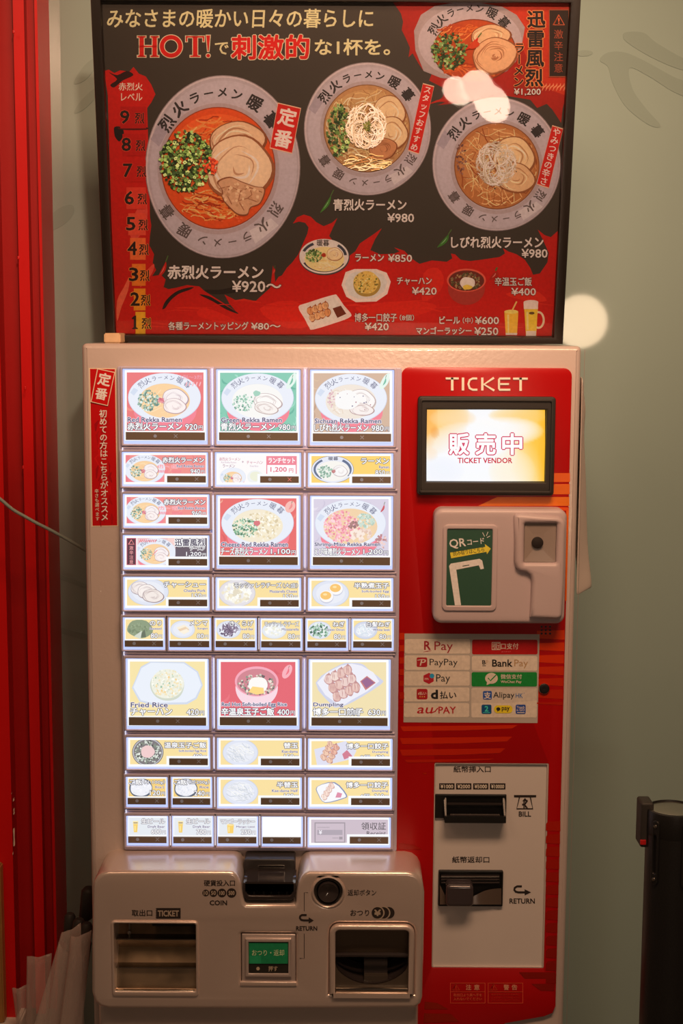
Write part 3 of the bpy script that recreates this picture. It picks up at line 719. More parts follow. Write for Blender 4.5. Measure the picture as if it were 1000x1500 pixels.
def bowl_poster(pr, cx, cy, rx, ry, sx, sy, srx, sry, kind, big=1.0, bottom=True, txt=1.0):
    rim = (148, 122, 122)
    pr.el(cx, cy, rx, ry, (122, 98, 96), n=72); pr.el(cx, cy, rx - 1.2 * big, ry - 1.2 * big, (180, 150, 146), n=72)
    pr.el(cx + .6, cy + .8, rx - 3 * big, ry - 3 * big, (160, 134, 134), n=72)
    pr.el(cx + 1, cy + 1.5, rx - 6 * big, ry - 6.5 * big, (168, 142, 142), n=72)
    pr.ring(sx, sy + 1, srx + 7 * big, sry + 8 * big, 6 * big, (156, 128, 126), n=64)
    pr.poly([(cx - rx * .93, cy - ry * .30), (cx - rx * .80, cy - ry * .50), (cx - rx * .70, cy - ry * .40), (cx - rx * .82, cy - ry * .22)], (148, 124, 128))
    pr.poly([(cx + rx * .34, cy + ry * .70), (cx + rx * .62, cy + ry * .56), (cx + rx * .72, cy + ry * .64), (cx + rx * .42, cy + ry * .84)], (184, 158, 154))
    gx, gy = (cx + sx) / 2, (cy + sy) / 2
    tx, ty = (rx + srx) / 2 - 1 * big, (ry + sry) / 2 - 1 * big
    pr.arc(NAME, gx, gy, tx, ty, -54, 51, 23 * big * txt, (45, 36, 34), .06, sizes=SZ)
    if bottom: pr.arc(NAME, gx, gy, tx, ty, 124, 234, 20.5 * big * txt, (84, 66, 62), .04, sizes=SZ)
    if kind == 'red':
        soup, nd, = (192, 66, 22), [(226, 124, 62), (212, 96, 36), (238, 156, 92), (150, 44, 14), (218, 110, 50)]
    elif kind == 'green':
        soup, nd = (166, 112, 70), [(205, 165, 115), (190, 145, 95), (220, 185, 140), (150, 95, 55)]
    else:
        soup, nd = (160, 92, 48), [(205, 150, 100), (188, 120, 70), (220, 170, 120), (135, 60, 25)]
    pr.el(sx, sy, srx + 1.5 * big, sry + 1.5 * big, mixc(soup, (70, 30, 15), .45), n=60)
    pr.el(sx, sy, srx, sry, soup, n=60)
    pr.el(sx, sy - sry * .1, srx * .9, sry * .8, mixc(soup, nd[0], .25), n=50)
    m = big
    if kind == 'red':
        noodles(pr, sx - srx * .1, sy - sry * .45, srx * .62, sry * .42, nd, int(95 * m), 1.9 * m, -.25, .35)
        noodles(pr, sx - srx * .1, sy + sry * .62, srx * .6, sry * .26, nd, int(85 * m), 1.9 * m, .1, .5)
        for k in range(14): pr.el(sx + srx * (rng.random() - .35) * 1.1, sy + sry * (.62 + .26 * rng.random()), 2.2 * m, 1.3 * m, (214, 84, 40), n=9)
        chashu(pr, sx + srx * .34, sy - sry * .44, srx * .52, sry * .34, -.12, (120, 62, 34), (196, 150, 118), (214, 176, 146))
        chashu(pr, sx + srx * .38, sy + sry * .0, srx * .61, sry * .55, .1, (132, 72, 42), (204, 160, 130), (222, 188, 160))
        q_ = blob([(sx + srx * a, sy + sry * b) for a, b in ((-.02, .22), (.2, .14), (.42, .22), (.66, .3), (.84, .34), (.76, .58), (.58, .66), (.52, .78), (.36, .78), (.22, .68), (.08, .52), (.06, .36))], 4)
        pr.poly(q_, (120, 62, 36)); qc = (sx + srx * .42, sy + sry * .44); pr.poly([(qc[0] + (a - qc[0]) * .94, qc[1] + (b - qc[1]) * .93) for a, b in q_], (184, 132, 100))
        for seam in (((.02, .34), (.2, .3), (.4, .38), (.56, .32), (.78, .4)), ((.2, .3), (.16, .45), (.24, .6)), ((.4, .38), (.36, .54), (.46, .7)), ((.36, .54), (.52, .5), (.7, .56)), ((.56, .32), (.6, .44), (.52, .5))):
            pr.line([(sx + srx * a, sy + sry * b) for a, b in seam], 1.5 * m, (142, 84, 56))
        cluster(pr, qc[0], qc[1], srx * .34, sry * .2, [(196, 146, 114), (172, 118, 86), (204, 158, 126)], 40, 3 * m)
        cluster(pr, sx - srx * .57, sy - sry * .10, srx * .46, sry * .50, [(34, 44, 20), (44, 56, 24), (56, 72, 30)], 170, 4.4 * m)
        cluster(pr, sx - srx * .57, sy - sry * .12, srx * .47, sry * .51, GREENS, int(300 * m), 3.0 * m, hollow=.35)
        cluster(pr, sx - srx * .12, sy - sry * .04, srx * .14, sry * .14, [(150, 40, 18), (172, 56, 26), (128, 28, 12)], int(60 * m), 2.4 * m)
    elif kind == 'top':
        pass
    else:
        noodles(pr, sx, sy, srx * .98, sry * .98, nd, 130, 1.3, .5, 1.3)
        if kind == 'green':
            chashu(pr, sx + srx * .52, sy - sry * .35, srx * .40, sry * .42, .2, (128, 70, 38), (200, 158, 120), (218, 184, 150))
            chashu(pr, sx + srx * .58, sy + sry * .12, srx * .40, sry * .40, .2, (128, 70, 38), (200, 158, 120), (218, 184, 150))
            chashu(pr, sx + srx * .38, sy + sry * .48, srx * .34, sry * .26, -.3, (120, 62, 34), (176, 112, 74), (140, 80, 50))
            cluster(pr, sx - srx * .66, sy + sry * .05, srx * .28, sry * .62, GREENS, 190, 2.8, hollow=.6)
            noodles(pr, sx, sy + sry * .78, srx * .6, sry * .2, nd, 30, 1.4, 0, .4)
        else:
            chashu(pr, sx + srx * .40, sy - sry * .20, srx * .52, sry * .50, .2, (128, 70, 38), (200, 156, 116), (216, 182, 150))
            chashu(pr, sx + srx * .45, sy + sry * .28, srx * .48, sry * .36, .2, (128, 70, 38), (192, 144, 106), (212, 172, 138))
            cluster(pr, sx - srx * .85, sy - sry * .2, srx * .12, sry * .4, [(110, 70, 60), (140, 90, 75), (90, 50, 45)], 40, 2)
            cluster(pr, sx, sy, srx * .6, sry * .6, [(90, 35, 25), (60, 45, 35)], 16, 1.3)
        wx, wy = (sx - srx * .02, sy - sry * .06)
        for k in range(85):
            a = rng.random() * 6.283; r1 = rng.random() * .5; pts = []
            for i in range(8):
                u = i / 7; q = r1 + (.78 - r1) * u; b = a + math.sin(u * 3 + k) * .7
                pts.append((wx + srx * .62 * q * math.cos(b), wy + sry * .68 * q * math.sin(b)))
            pr.line(pts, .9 + .7 * rng.random(), rng.choice([(205, 180, 160), (186, 156, 134), (220, 198, 180), (170, 140, 116)]))
        if kind == 'green': cluster(pr, wx + 3, wy, srx * .11, sry * .11, [(88, 84, 34), (108, 98, 44), (66, 66, 26)], 40, 1.8)
def pepper(pr, x0, y0, x1, y1, w, col, stem=(70, 90, 40)):
    dx, dy = x1 - x0, y1 - y0
    pts = [(x0 + dx * u + math.sin(u * 3) * w * .5, y0 + dy * u) for u in [k / 8 for k in range(9)]]
    pr.line(pts, w, col, taper=True); pr.line([(x1, y1), (x1 + dx * .12, y1 + dy * .15), (x1 + dx * .30, y1 + dy * .38)], w * .25, stem)
    pr.line([(a - w * .12, b) for a, b in pts[2:7]], w * .16, mixc(col, (255, 240, 220), .4), taper=True)

def PP_(name=None): return Print(PP, PN, 0.0032, alb)
CRM = (232, 178, 128); PNK = (228, 196, 178)
# red flame ground
p = PP_()
RED = (172, 18, 10); RED2 = (188, 34, 18)
bx0, bx1 = 160, 808
main = [(161, 232), (158.5, 140), (153, 104), (160, 102), (168, 107), (176, 103), (190, 105), (196, 98), (204, 108), (214, 112), (222, 124), (228, 138), (222, 150), (216, 158), (217, 190), (219, 260), (220, 317),
        (222, 330), (220, 345), (219, 359), (226, 372), (224, 384), (229, 395), (223, 404), (236, 402), (243, 409), (240, 420), (247, 423), (258, 421), (274, 417), (292, 419), (300, 426), (324, 441), (346, 456), (336, 444), (329, 431),
        (345, 439), (375, 440), (386, 430), (396, 421), (398, 404), (400, 388), (402, 400), (403, 413), (408, 405), (413, 403), (420, 392), (428, 384), (437, 372), (443, 358), (450, 342), (452, 333), (447, 326), (438, 324), (429, 327),
        (435, 318), (445, 314), (455, 317), (463, 325), (474, 331), (486, 326), (494, 319), (487, 334), (482, 345), (490, 356), (498, 362), (512, 374), (520, 368), (527, 356), (545, 344), (559, 334), (549, 350), (542, 366), (556, 372),
        (577, 371), (585, 368), (577, 362), (592, 367), (602, 378), (614, 386), (632, 381), (654, 383), (662, 378), (660, 371), (666, 372), (674, 380), (688, 382), (704, 380), (731, 376), (739, 371), (736, 363), (744, 368), (756, 372), (768, 380),
        (776, 392), (780, 402), (790, 400), (801, 384), (803, 370), (795, 352), (787, 336), (797, 344), (806, 347), (817, 337), (813, 420), (807, 494), (170, 490), (165, 360)]
p.poly(main, RED)
top = [(574, 2), (580, 10), (587, 20), (590, 32), (588, 44), (594, 56), (600, 70), (598, 84), (604, 78), (612, 92), (620, 104), (632, 108), (628, 118), (640, 124), (652, 130), (648, 142), (640, 148), (652, 150), (640, 154), (660, 152), (690, 148), (740, 140), (776, 146), (786, 158), (800, 152), (808, 160), (816, 172), (821, 180), (823, 160), (828, 140), (826, 100), (836, 4), (700, 1)]
p.poly(top, (150, 22, 10))
p.poly([(700, 4), (836, 5), (828, 140), (790, 126), (760, 60)], (176, 40, 16))
# lighter licks inside the red, black streaks
for pts, c in (([(204, 300), (214, 290), (216, 320), (205, 345), (196, 352), (190, 335)], (190, 60, 45)), ([(172, 440), (182, 420), (190, 405), (188, 425), (178, 450), (172, 470)], (206, 84, 56)),
               ([(620, 400), (640, 392), (650, 410), (640, 430), (618, 440)], (186, 30, 16)), ([(300, 450), (340, 466), (360, 480), (330, 474), (290, 462)], (184, 26, 14)), ([(380, 452), (430, 440), (470, 470), (420, 480)], (186, 28, 15)),
               ([(520, 450), (600, 440), (640, 450), (570, 470)], (184, 28, 14)), ([(740, 430), (780, 424), (800, 440), (770, 440)], (188, 34, 18)),
               ([(238, 452), (243, 440), (256, 428), (270, 422), (284, 420), (278, 424), (262, 430), (250, 440), (243, 450), (240, 452)], (32, 20, 16)),
               ([(292, 431), (306, 433), (322, 442), (346, 456), (348, 459), (330, 452), (312, 441)], (32, 20, 16)),
               ([(300, 424), (320, 424), (346, 420), (352, 426), (330, 430), (310, 430)], (34, 24, 18)),
               ([(168, 186), (178, 186), (182, 195), (176, 207), (170, 202), (168, 196)], (24, 18, 15)), ([(176, 186), (214, 186), (214, 190), (178, 190)], (60, 14, 10)),
               ([(205, 410), (215, 396), (226, 386), (224, 398), (214, 412), (206, 420)], (196, 60, 44)),
               ([(160, 106), (172, 110), (186, 104), (196, 110), (180, 118), (168, 128), (162, 124), (172, 116)], (40, 14, 10))):
    p.poly(blob(pts, 3), c)
for k in range(26):
    x = 180 + rng.random() * 620; y = 440 + rng.random() * 46
    p.line([(x, y), (x + 14, y - 4 + 6 * rng.random()), (x + 32 + 20 * rng.random(), y - 2 + 8 * rng.random())], 1.2 + 2.4 * rng.random(), mixc(RED, (205, 52, 28), .2 + .3 * rng.random()), taper=True)
p.go('flame_print', INK, poster)

# heat level column
p = PP_(); p.layer = 95
lv_ = [('9', 172, (158, 14, 10)), ('8', 212, (162, 16, 10)), ('7', 250, (168, 18, 10)), ('6', 290, (190, 48, 32)), ('5', 328, (196, 62, 40)), ('4', 364, (204, 88, 40)), ('3', 402, (208, 100, 28)), ('2', 438, (208, 118, 24)), ('1', 472, (214, 140, 30))]
for i, (d, y, c) in enumerate(lv_):
    u = (y - 172) / 300; x0 = 177 + u * 22; x1 = 214.5 - u * 1; 
    p.box(x0, y - 16, x1, y + 16, c)
    dx = 176.5 + u * 17
    if d == '1': p.poly([(dx, y - 7), (dx + 4.5, y - 10.5), (dx + 6.5, y - 10.5), (dx + 6.5, y + 6.5), (dx + 9, y + 8), (dx + 9, y + 9.2), (dx + .5, y + 9.2), (dx + .5, y + 8), (dx + 3, y + 6.5), (dx + 3, y - 5.5), (dx + .5, y - 5)], (34, 20, 14))
    else: p.text(d, dx, y - 10.5, dx + 13.5, y + 9, (34, 20, 14), .045, out=mixc(c, (225, 120, 70), .35), ow=.05)
    ux = 198 + u * 10
    p.text('烈', ux, y - 7, ux + 14, y + 9, (34, 20, 14), .03, out=mixc(c, (225, 120, 70), .3), ow=.04)
p.text('赤烈火', 174.5, 121, 209.5, 132.5, (240, 200, 150), .02); p.text('レベル', 178, 136.5, 209, 147.5, (240, 200, 150), .02)
p.go('heat_level_print', INK, poster)

# headline
p = PP_(); p.layer = 80
p.text('みなさまの暖かい日々の暮らしに', 157, 13, 546, 41, CRM, .028, slant=.06)
def serif_hot(p, grow, col, lay):
    def B(x0, y0, x1, y1): p.raw([(x0 - grow, y0 - grow), (x1 + grow, y0 - grow), (x1 + grow, y1 + grow), (x0 - grow, y1 + grow)], [[0, 1, 2, 3]], col, lay)
    for xa in (203, 222):
        B(xa + 1.8, 53, xa + 8.2, 83); B(xa - 1, 53, xa + 11, 55); B(xa - 1, 81.5, xa + 11, 83.5)
    B(205, 67, 230, 69)
    p.ring(251, 68, 16.5 + grow, 16.5 + grow, 6.2 + 2 * grow, col, n=40); p.el(251, 68, .1, .1, col, n=4)
    B(274, 53, 298, 55); B(283, 53, 289.5, 83); B(279, 81.5, 293.5, 83.5); B(272.5, 53, 274.5, 61); B(297.5, 53, 299.5, 61)
    p.poly([(302.5 - grow, 52 - grow), (308 + grow, 52 - grow), (306 + grow, 75 + grow), (304.5 - grow, 75 + grow)], col, lay); p.el(305.2, 81.5, 2.8 + grow, 2.6 + grow, col, n=16)
p.layer = 100; serif_hot(p, 1.1, (236, 180, 140), 100); p.layer = 130; serif_hot(p, 0, (186, 20, 14), 130)
p.layer = 140
p.text('で', 315, 62, 335, 80, CRM, .035); p.text('刺激的', 339, 51, 453, 87, (186, 20, 14), .045, out=(236, 180, 140), ow=.035)
p.text('な1杯を。', 461, 57, 571, 81, CRM, .035)
p.go('headline_lettering', INK, poster)

# bowls
p = PP_(); p.layer = 100; bowl_poster(p, 326.5, 244, 113.5, 134, 320, 246, 82, 88, 'red', 1.0); tag(p.go('bowl_picture', INK, poster), 'printed picture of the red ramen bowl with scallions and sliced pork')
p = PP_(); p.layer = 100; bowl_poster(p, 538, 188.5, 93, 97.5, 537, 188, 62, 63, 'green', .92, txt=.86); tag(p.go('bowl_picture', INK, poster), 'printed picture of the ramen bowl with white leek and green dab')
p = PP_(); p.layer = 100; bowl_poster(p, 726.5, 240, 94, 98, 727, 243, 61, 62, 'sichuan', .92, txt=.86); tag(p.go('bowl_picture', INK, poster), 'printed picture of the brown numbing ramen bowl with white leek')
p = PP_(); p.layer = 60
p.poly([(620, 104), (608, 74), (606, 45), (616, 22), (636, 9), (665, 4), (700, 4), (735, 10), (756, 22), (768, 40), (764, 64), (755, 90), (742, 104), (720, 114), (680, 118), (645, 114)], (150, 122, 118))
p.el(688, 62, 76, 54, (166, 138, 136), n=60)
p.arc(NAME, 690, 70, 62, 58, -62, 50, 17, (42, 34, 32), .045, sizes=SZ)
p.el(694, 74, 61, 46, (110, 40, 16), n=60); p.el(694, 74, 59.5, 44.5, (166, 58, 18), n=60)
noodles(p, 672, 50, 36, 16, [(205, 120, 60), (190, 86, 30), (160, 52, 18)], 40, 1.3, -.3, .4)
noodles(p, 690, 104, 42, 12, [(205, 105, 45), (190, 76, 25), (150, 48, 14)], 50, 1.5, .1, .4)
chashu(p, 718, 54, 30, 18, -.1, (116, 58, 30), (196, 146, 108), (212, 170, 136)); chashu(p, 724, 82, 34, 27, -.3, (126, 66, 36), (198, 142, 104), (156, 92, 60), 1.5)
cluster(p, 658, 75, 25, 26, [(38, 52, 22)], 30, 4); cluster(p, 658, 75, 26, 27, GREENS, 170, 2.7, hollow=.3)
pepper(p, 681, 73, 699, 55, 6, (180, 30, 12)); p.el(694, 66, 8, 5, (176, 52, 20), -.5, wob=.1)
tag(p.go('bowl_picture', INK, poster), 'printed picture of the very hot ramen bowl at the top right')
# small dishes
p = PP_(); p.layer = 100
p.el(475, 376, 37, 26.5, (60, 52, 52), n=60); p.el(474.5, 375, 36, 25.5, (196, 170, 160), n=60); p.ring(474.5, 375, 33.5, 23, 3.5, (52, 48, 56), n=50, a0=.5, a1=2.7); p.ring(474.5, 375, 33.5, 23, 4, (52, 48, 56), n=30, a0=3.5, a1=4.2); p.ring(474.5, 375, 33.5, 23, 4, (52, 48, 56), n=30, a0=5.4, a1=6.2)
p.text('暖暮', 464, 350.5, 482, 360, (45, 36, 34), .03)
p.el(475, 379, 29, 18, (206, 168, 116), n=50); noodles(p, 475, 386, 22, 9, [(220, 190, 140), (196, 150, 96)], 26, 1.1, .2, .5)
chashu(p, 490, 372, 12, 10, .1, (140, 84, 50), (208, 164, 126), (222, 188, 156)); cluster(p, 460, 374, 12, 9, GREENS, 90, 1.8); p.el(474, 373, 3.4, 3, (150, 40, 20), wob=.1)
tag(p.go('dish_picture', INK, poster), 'printed picture of the small plain ramen bowl with a dark rim')
p = PP_(); p.layer = 100
p.poly([(500, 417), (506, 398), (519, 393.5), (551, 393.5), (566, 399), (572, 412), (567, 430), (551, 441), (521, 442), (507, 434)], (208, 190, 180)); p.poly([(505, 416), (511, 401), (522, 397), (549, 397), (561, 402), (567, 413), (562, 427), (548, 436), (524, 437), (511, 431)], (190, 170, 162))
p.el(537, 416, 20, 18, (150, 112, 50), wob=.02); p.el(536, 413, 18.5, 16.5, (196, 152, 76), wob=.02); cluster(p, 536, 413, 18, 16, [(214, 172, 96), (180, 132, 60), (226, 190, 120), (120, 90, 40), (96, 96, 40)], 110, 1.4)
tag(p.go('dish_picture', INK, poster), 'printed picture of fried rice on an eight sided plate')
def gyoza(p, cx, cy, sz, cols, edge, n=8, rot=-.4, rows=2):
    for k in range(n):
        i, j = k % rows, k // rows; c_, s_ = math.cos(rot), math.sin(rot)
        x = (j - (n / rows - 1) / 2) * sz * 1.25; y = (i - (rows - 1) / 2) * sz * 1.7
        X_, Y_ = cx + x * c_ - y * s_, cy + x * s_ + y * c_
        p.el(X_, Y_, sz * .80, sz * .98, edge, rot + .3, 18, .10); p.el(X_ - sz * .05, Y_ - sz * .05, sz * .70, sz * .85, rng.choice(cols), rot + .3, 18, .10)
        for q in range(4): p.line([(X_ - sz * .5 + sz * .25 * q, Y_ - sz * .7), (X_ - sz * .4 + sz * .26 * q, Y_ - sz * .1), (X_ - sz * .45 + sz * .3 * q, Y_ + sz * .5)], sz * .13, rng.choice([edge, cols[0]]), taper=True)
        p.poly([(X_ - sz * .4, Y_ - sz * .7), (X_ + sz * .05, Y_ - sz * 1.25), (X_ + sz * .35, Y_ - sz * .75)], edge)
p = PP_(); p.layer = 100
p.poly(blob([(437, 449), (450, 443), (487, 431.5), (494, 433), (503, 446), (514, 459), (512, 464), (498, 470), (459, 482), (453, 479), (446, 466)], 3), (214, 196, 186)); p.poly(blob([(441, 450), (487, 435), (492, 437), (508, 460), (498, 466), (459, 478), (454, 474)], 2), (196, 176, 166))
p.poly([(487, 451), (499, 447), (507, 459), (494, 465)], (96, 36, 18)); gyoza(p, 467, 456, 6.2, [(190, 122, 76), (206, 150, 106)], (138, 66, 34), 8, -.33)
tag(p.go('dish_picture', INK, poster), 'printed picture of eight dumplings on a square plate')
p = PP_(); p.layer = 100
p.el(682.5, 422, 27, 24, (150, 44, 34)); p.el(682.5, 410, 28.5, 17, (196, 78, 58)); p.el(682.5, 410.5, 26, 15, (96, 34, 24)); cluster(p, 682, 412, 22, 12, [(70, 62, 34), (120, 92, 60), (96, 70, 50), (150, 110, 70)], 110, 2.2)
p.el(684, 414, 11, 9, (226, 206, 190), wob=.06); p.el(684, 420, 7, 3.6, (226, 160, 60), wob=.1)
tag(p.go('dish_picture', INK, poster), 'printed picture of the hot egg rice in a red bowl')
p = PP_(); p.layer = 100
p.poly([(738, 456), (758.5, 456), (756.5, 490), (740, 490)], (214, 150, 50)); p.el(748, 456, 10.2, 3, (236, 190, 90)); p.poly([(742, 460), (745, 460), (745, 488), (743, 488)], (240, 200, 110)); p.line([(749, 455), (756, 441)], 2.2, (232, 160, 90)); p.poly([(740, 487), (757, 487), (756.5, 490), (740, 490)], (228, 206, 170))
p.ring(788, 468, 9, 13, 3, (216, 186, 140), n=30); p.poly([(767, 450), (787, 450), (784.5, 491), (769.5, 491)], (222, 160, 50)); p.poly([(766, 442), (787.5, 442), (787, 452), (766.5, 452)], (232, 214, 196)); p.el(777, 442, 10.8, 3.2, (240, 226, 210)); p.poly([(770, 484), (784.5, 484), (784, 491.5), (769.5, 491.5)], (226, 206, 176))
p.poly([(770, 456), (773, 456), (773.5, 482), (771, 482)], (240, 196, 110)); p.el(778, 458, 4, 2, (90, 60, 30))
tag(p.go('drink_picture', INK, poster), 'printed picture of a mango drink and a mug of beer')
# chillies
p = PP_(); p.layer = 90
pepper(p, 469, 311, 484, 287, 5, (60, 104, 34)); pepper(p, 640, 362, 656, 343, 6, (56, 98, 34)); pepper(p, 231, 407, 243, 383, 5.5, (176, 24, 12)); pepper(p, 399, 402, 402, 392, 2.6, (176, 30, 14)); pepper(p, 716, 409, 725, 396, 9, (150, 24, 12))
p.line([(628, 152), (640, 148), (652, 146), (662, 146)], 3.4, (170, 30, 14), taper=True)
for k in range(7): p.line([(793 + k * 5.2, 133), (795 + k * 5.2, 128), (799 + k * 5.2, 125), (799.5 + k * 5.2, 122)], 2.2, (206, 120, 80), taper=True)
p.go('chilli_print', INK, poster)
# names and prices
p = PP_(); p.layer = 170
DK = (48, 30, 24)
def nm(t, x0, y0, x1, y1, b=.04, c=PNK): p.text(t, x0, y0, x1, y1, c, b, out=DK, ow=.05)
nm('赤烈火ラーメン', 246, 388, 386, 408, .05); nm('¥920〜', 340, 410.5, 412, 427)
nm('青烈火ラーメン', 488, 291, 595, 308, .05); nm('¥980', 567, 312, 606, 325)
nm('しびれ烈火ラーメン', 660, 346, 795, 363, .05); nm('¥980', 763, 364, 801, 377)
nm('ラーメン', 520, 371.5, 562, 382.5, .05); nm('¥850', 568, 372, 603, 383)
nm('チャーハン', 581, 405.5, 632, 416.5, .04); nm('¥420', 603, 420, 639, 431)
nm('辛温玉ご飯', 724, 405.5, 778, 418, .03); nm('¥400', 748, 421, 784, 432)
nm('博多一口餃子', 519, 458, 581, 470.5, .03); nm('（8個）', 585, 460, 606, 469, .02); nm('¥420', 534, 472, 569, 483)
nm('ビール', 643, 462.5, 673, 473.5, .05); nm('（中）', 677, 464, 692, 473, .02); nm('¥600', 695, 463, 730, 474)
nm('マンゴーラッシー', 609, 478, 690, 489, .05); nm('¥250', 694, 478.5, 729, 490)
nm('各種ラーメントッピング', 247, 470.5, 364, 482.5, .03); nm('¥80〜', 368, 472, 411, 482)
p.vtext('迅雷風烈', 785, 14, 128, 27, (30, 20, 16), x1=781, bold=.06, out=(226, 110, 60), ow=.06)
p.vtext('ラーメン', 760, 62, 128, 16.5, (30, 20, 16), x1=758, bold=.06, out=(226, 110, 60), ow=.06)
nm('¥1,200', 752, 129.5, 791, 140, .03, (240, 200, 160))
p.go('menu_lettering', INK, poster)
# tags
p = PP_(); p.layer = 170
def tagbox(q, t, size, bold=.035, col=(234, 200, 170)):
    p.poly(q, (210, 150, 120)); c = (sum(a for a, b in q) / 4, sum(b for a, b in q) / 4)
    def sh(pt, d): v = (pt[0] - c[0], pt[1] - c[1]); L_ = math.hypot(*v); return (pt[0] - v[0] / L_ * d, pt[1] - v[1] / L_ * d)
    p.poly([sh(a, 1.6) for a in q], (178, 22, 14))
    (x0, y0), (x1, y1), (x2, y2), (x3, y3) = q; rot = math.atan2(y1 - y0, x1 - x0)
    p.vtext(t, (x0 + x1) / 2, (y0 + y1) / 2 + 2, (y2 + y3) / 2 - 2, size, col, rot, x1=(x2 + x3) / 2, bold=bold)
tagbox([(407, 150), (441, 158), (428, 225), (395, 217)], '定番', 27, .06)
tagbox([(619, 121.5), (635.5, 126), (613, 226), (597, 220.5)], 'スタッフおすすめ', 11.5)
tagbox([(808, 183), (824, 188), (803, 276), (785, 270)], 'やみつきの辛さ', 12.5)
p.box(803, 14, 832.5, 113, (150, 70, 40)); p.box(804, 15.3, 831.5, 111.7, (40, 24, 16)); 
p.line([(817.5, 22), (809.5, 36.5), (825.5, 36.5)], 1.8, (196, 80, 44), closed=True); p.text('!', 816.2, 26.5, 818.8, 35, (196, 80, 44), .05)
p.vtext('激辛注意', 817, 42, 108, 14, (150, 60, 36), bold=.01)
p.go('sticker_print', INK, poster)

